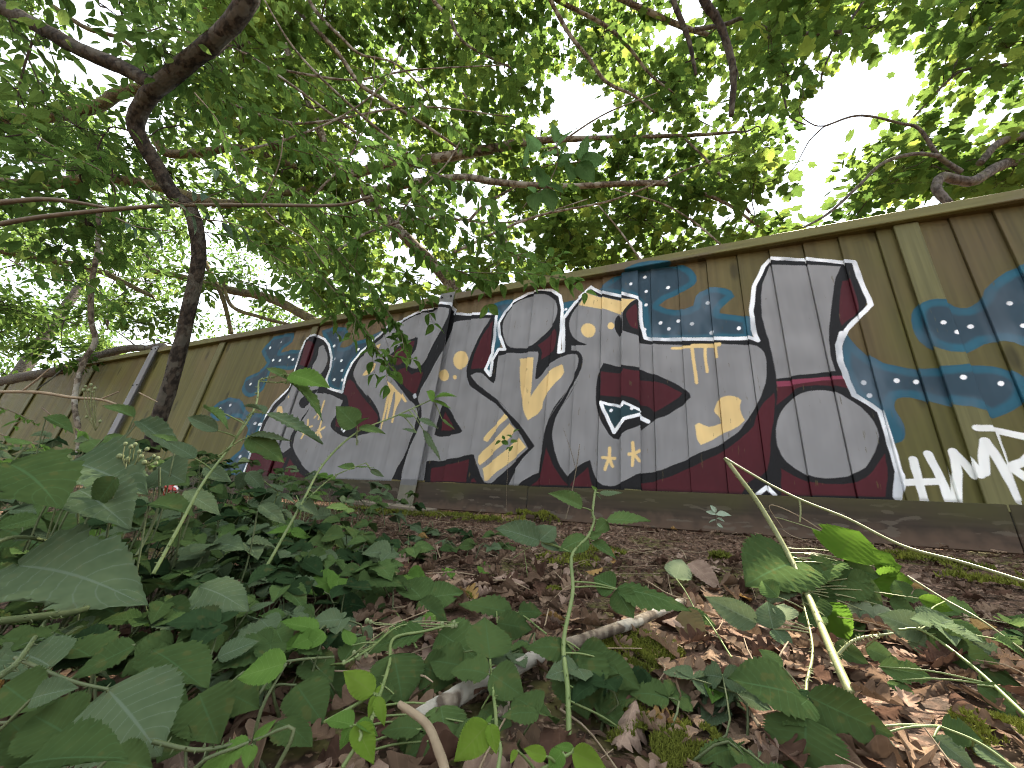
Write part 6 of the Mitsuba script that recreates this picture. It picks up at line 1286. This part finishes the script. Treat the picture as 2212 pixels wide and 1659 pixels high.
spray('bright leafy branch drooping over the fence top left of the grey post', [[(-1.774,0.712,1.497),(-1.611,0.832,1.365),(-1.445,0.952,1.21),(-1.302,1.06,1.056),(-1.187,1.162,0.91),(-1.126,1.214,0.815)], [(-1.481,0.927,1.224),(-1.378,1.044,1.086),(-1.31,1.11,0.944)]], seed=14, step=0.032, size=0.062, every=4)
spray('bright leafy branch trailing along the rail from the left to the grey post', [[(-2.045,0.76,1.372),(-1.871,0.904,1.25),(-1.677,1.02,1.158),(-1.462,1.115,1.13),(-1.276,1.197,1.126),(-1.119,1.285,1.105)], [(-1.773,0.976,1.201),(-1.599,1.075,1.047),(-1.522,1.128,0.94)]], seed=15, step=0.032, size=0.062, every=4)
spray('leafy branch hanging between the pale limb and the rail', [[(-1.234,1.136,1.678),(-1.114,1.25,1.565),(-0.927,1.34,1.442),(-0.743,1.455,1.391),(-0.599,1.538,1.367)], [(-1.014,1.202,1.769),(-0.897,1.334,1.612),(-0.821,1.429,1.493)]], seed=16, step=0.036, size=0.072, every=4)
spray('leafy branch across the upper left behind the crooked trunk', [[(-3.122,0.342,2.654),(-2.868,0.529,2.525),(-2.609,0.693,2.451),(-2.349,0.845,2.403),(-2.092,1.02,2.301)], [(-2.479,0.598,2.784),(-2.28,0.774,2.623),(-2.134,0.926,2.455)]], seed=17, step=0.045, size=0.075, every=4)
spray('soft green leafy branch high above the grey post', [[(-2.468,0.666,1.891),(-2.245,0.842,1.754),(-1.972,0.965,1.651),(-1.701,1.033,1.664),(-1.481,1.161,1.624)], [(-2.226,0.813,2.089),(-1.986,0.953,2.044),(-1.743,1.082,2.025),(-1.445,1.19,2.109)]], seed=18, step=0.040, size=0.078, every=4)
spray('soft green leafy branch between the long bare twig and the rail', [[(-2.451,0.864,1.495),(-2.218,0.988,1.476),(-1.986,1.112,1.457),(-1.754,1.236,1.439)], [(-2.704,1.019,1.417),(-2.479,1.154,1.368),(-2.278,1.266,1.341),(-2.077,1.378,1.314)]], seed=19, step=0.042, size=0.075, every=4)
spray('soft green leafy branch arching over the upper middle', [[(-1.848,0.925,2.754),(-1.591,1.1,2.653),(-1.338,1.3,2.498),(-1.139,1.475,2.336)], [(-2.088,0.777,2.56),(-1.845,0.969,2.411),(-1.653,1.138,2.256),(-1.467,1.341,2.024)]], seed=20, step=0.046, size=0.080, every=4)
spray('long leaved branch at the upper left in front of the mossy limb', [[(-3.318,-0.007,2.164),(-3.101,0.142,2.078),(-2.884,0.29,1.992),(-2.709,0.399,1.946)], [(-3.353,0.203,1.689),(-3.131,0.322,1.671),(-2.907,0.43,1.676),(-2.701,0.499,1.746)], [(-3.187,0.372,1.508),(-2.994,0.52,1.397),(-2.822,0.649,1.305)]], seed=22, step=0.046, size=0.085, every=4, width=0.36)
labels[bramble('cluster of large mid green leaves hanging close by, above the middle of the rail', [([(-0.426,0.795,0.944),(-0.389,0.772,0.954),(-0.345,0.763,0.967),(-0.312,0.749,1.03),(-0.309,0.728,1.077)], 0.0022), ([(-0.312,0.749,1.03),(-0.258,0.771,1.04),(-0.232,0.773,1.063)], 0.0016), ([(-0.312,0.749,1.03),(-0.377,0.728,1.008),(-0.403,0.714,1.01)], 0.0014)], [
    ((-0.313,0.723,1.083),(-0.308,0.679,1.105),.52,'leaf_cluster'), ((-0.309,0.73,1.072),(-0.252,0.709,1.1),.52,'leaf_cluster'), ((-0.353,0.714,1.06),(-0.379,0.662,1.065),.52,'leaf_cluster'), ((-0.315,0.737,1.053),(-0.345,0.701,1.021),.52,'leaf_cluster'), ((-0.396,0.717,1.011),(-0.377,0.673,1.046),.52,'leaf_cluster'), ((-0.4,0.715,1.011),(-0.406,0.678,1.005),.52,'leaf_cluster'), ((-0.257,0.768,1.048),(-0.219,0.734,1.081),.52,'leaf_cluster'), ((-0.253,0.773,1.04),(-0.182,0.778,1.029),.52,'leaf_cluster'), ((-0.258,0.773,1.036),(-0.216,0.79,0.968),.52,'leaf_cluster'), ((-0.282,0.763,1.033),(-0.273,0.765,0.961),.52,'leaf_cluster'), ((-0.345,0.763,0.967),(-0.355,0.71,0.992),.52,'leaf_cluster'), ((-0.34,0.763,0.971),(-0.291,0.767,0.939),.52,'leaf_cluster'), ((-0.345,0.765,0.962),(-0.321,0.777,0.887),.52,'leaf_cluster'), ((-0.377,0.757,0.947),(-0.383,0.721,0.94),.52,'leaf_cluster'), ((-0.377,0.757,0.947),(-0.367,0.759,0.877),.52,'leaf_cluster'), ((-0.313,0.751,1.025),(-0.264,0.734,1.034),.52,'leaf_cluster'), ((-0.354,0.74,1.005),(-0.375,0.712,0.967),.52,'leaf_cluster'), ((-0.304,0.747,1.042),(-0.277,0.716,1.058),.52,'leaf_cluster')], name='leafy_spray', k=0.55, stem_bsdf='stem_brown')]['category'] = 'leafy branch'
spray('grey green leafy branch around the crook of the slender trunk', [[(-1.74,0.375,1.096),(-1.685,0.427,1.044),(-1.598,0.479,1.025),(-1.507,0.505,1.065),(-1.415,0.531,1.106)], [(-1.571,0.45,0.986),(-1.503,0.501,0.952),(-1.418,0.545,0.948),(-1.32,0.601,0.931)], [(-1.761,0.388,0.92),(-1.691,0.432,0.9),(-1.578,0.488,0.9)]], seed=9, step=0.045, size=0.065, mats=('leaf_spray_grey', 'leaf_spray_grey', 'leaf_mid'), width=0.36, every=6)
spray('leafy branch drooping at the left edge below the mossy limb', [[(-2.445,0.179,1.41),(-2.312,0.279,1.339),(-2.178,0.371,1.286),(-2.099,0.455,1.192)], [(-2.551,0.365,0.912),(-2.416,0.457,0.859),(-2.278,0.525,0.859),(-2.179,0.602,0.801)], [(-1.808,0.392,1.625),(-1.728,0.476,1.53),(-1.685,0.553,1.415),(-1.659,0.622,1.297)]], seed=10, step=0.045, size=0.06, every=4, width=0.4)
spray('small leaved shrub branch before the boards at the far left', [[(-2.52,0.533,0.34),(-2.424,0.59,0.319),(-2.345,0.644,0.287)], [(-2.324,0.626,0.347),(-2.262,0.676,0.305),(-2.183,0.727,0.282)], [(-2.354,0.547,0.228),(-2.264,0.601,0.208),(-2.188,0.641,0.202)]], seed=11, step=0.035, size=0.045, width=0.4, every=4)
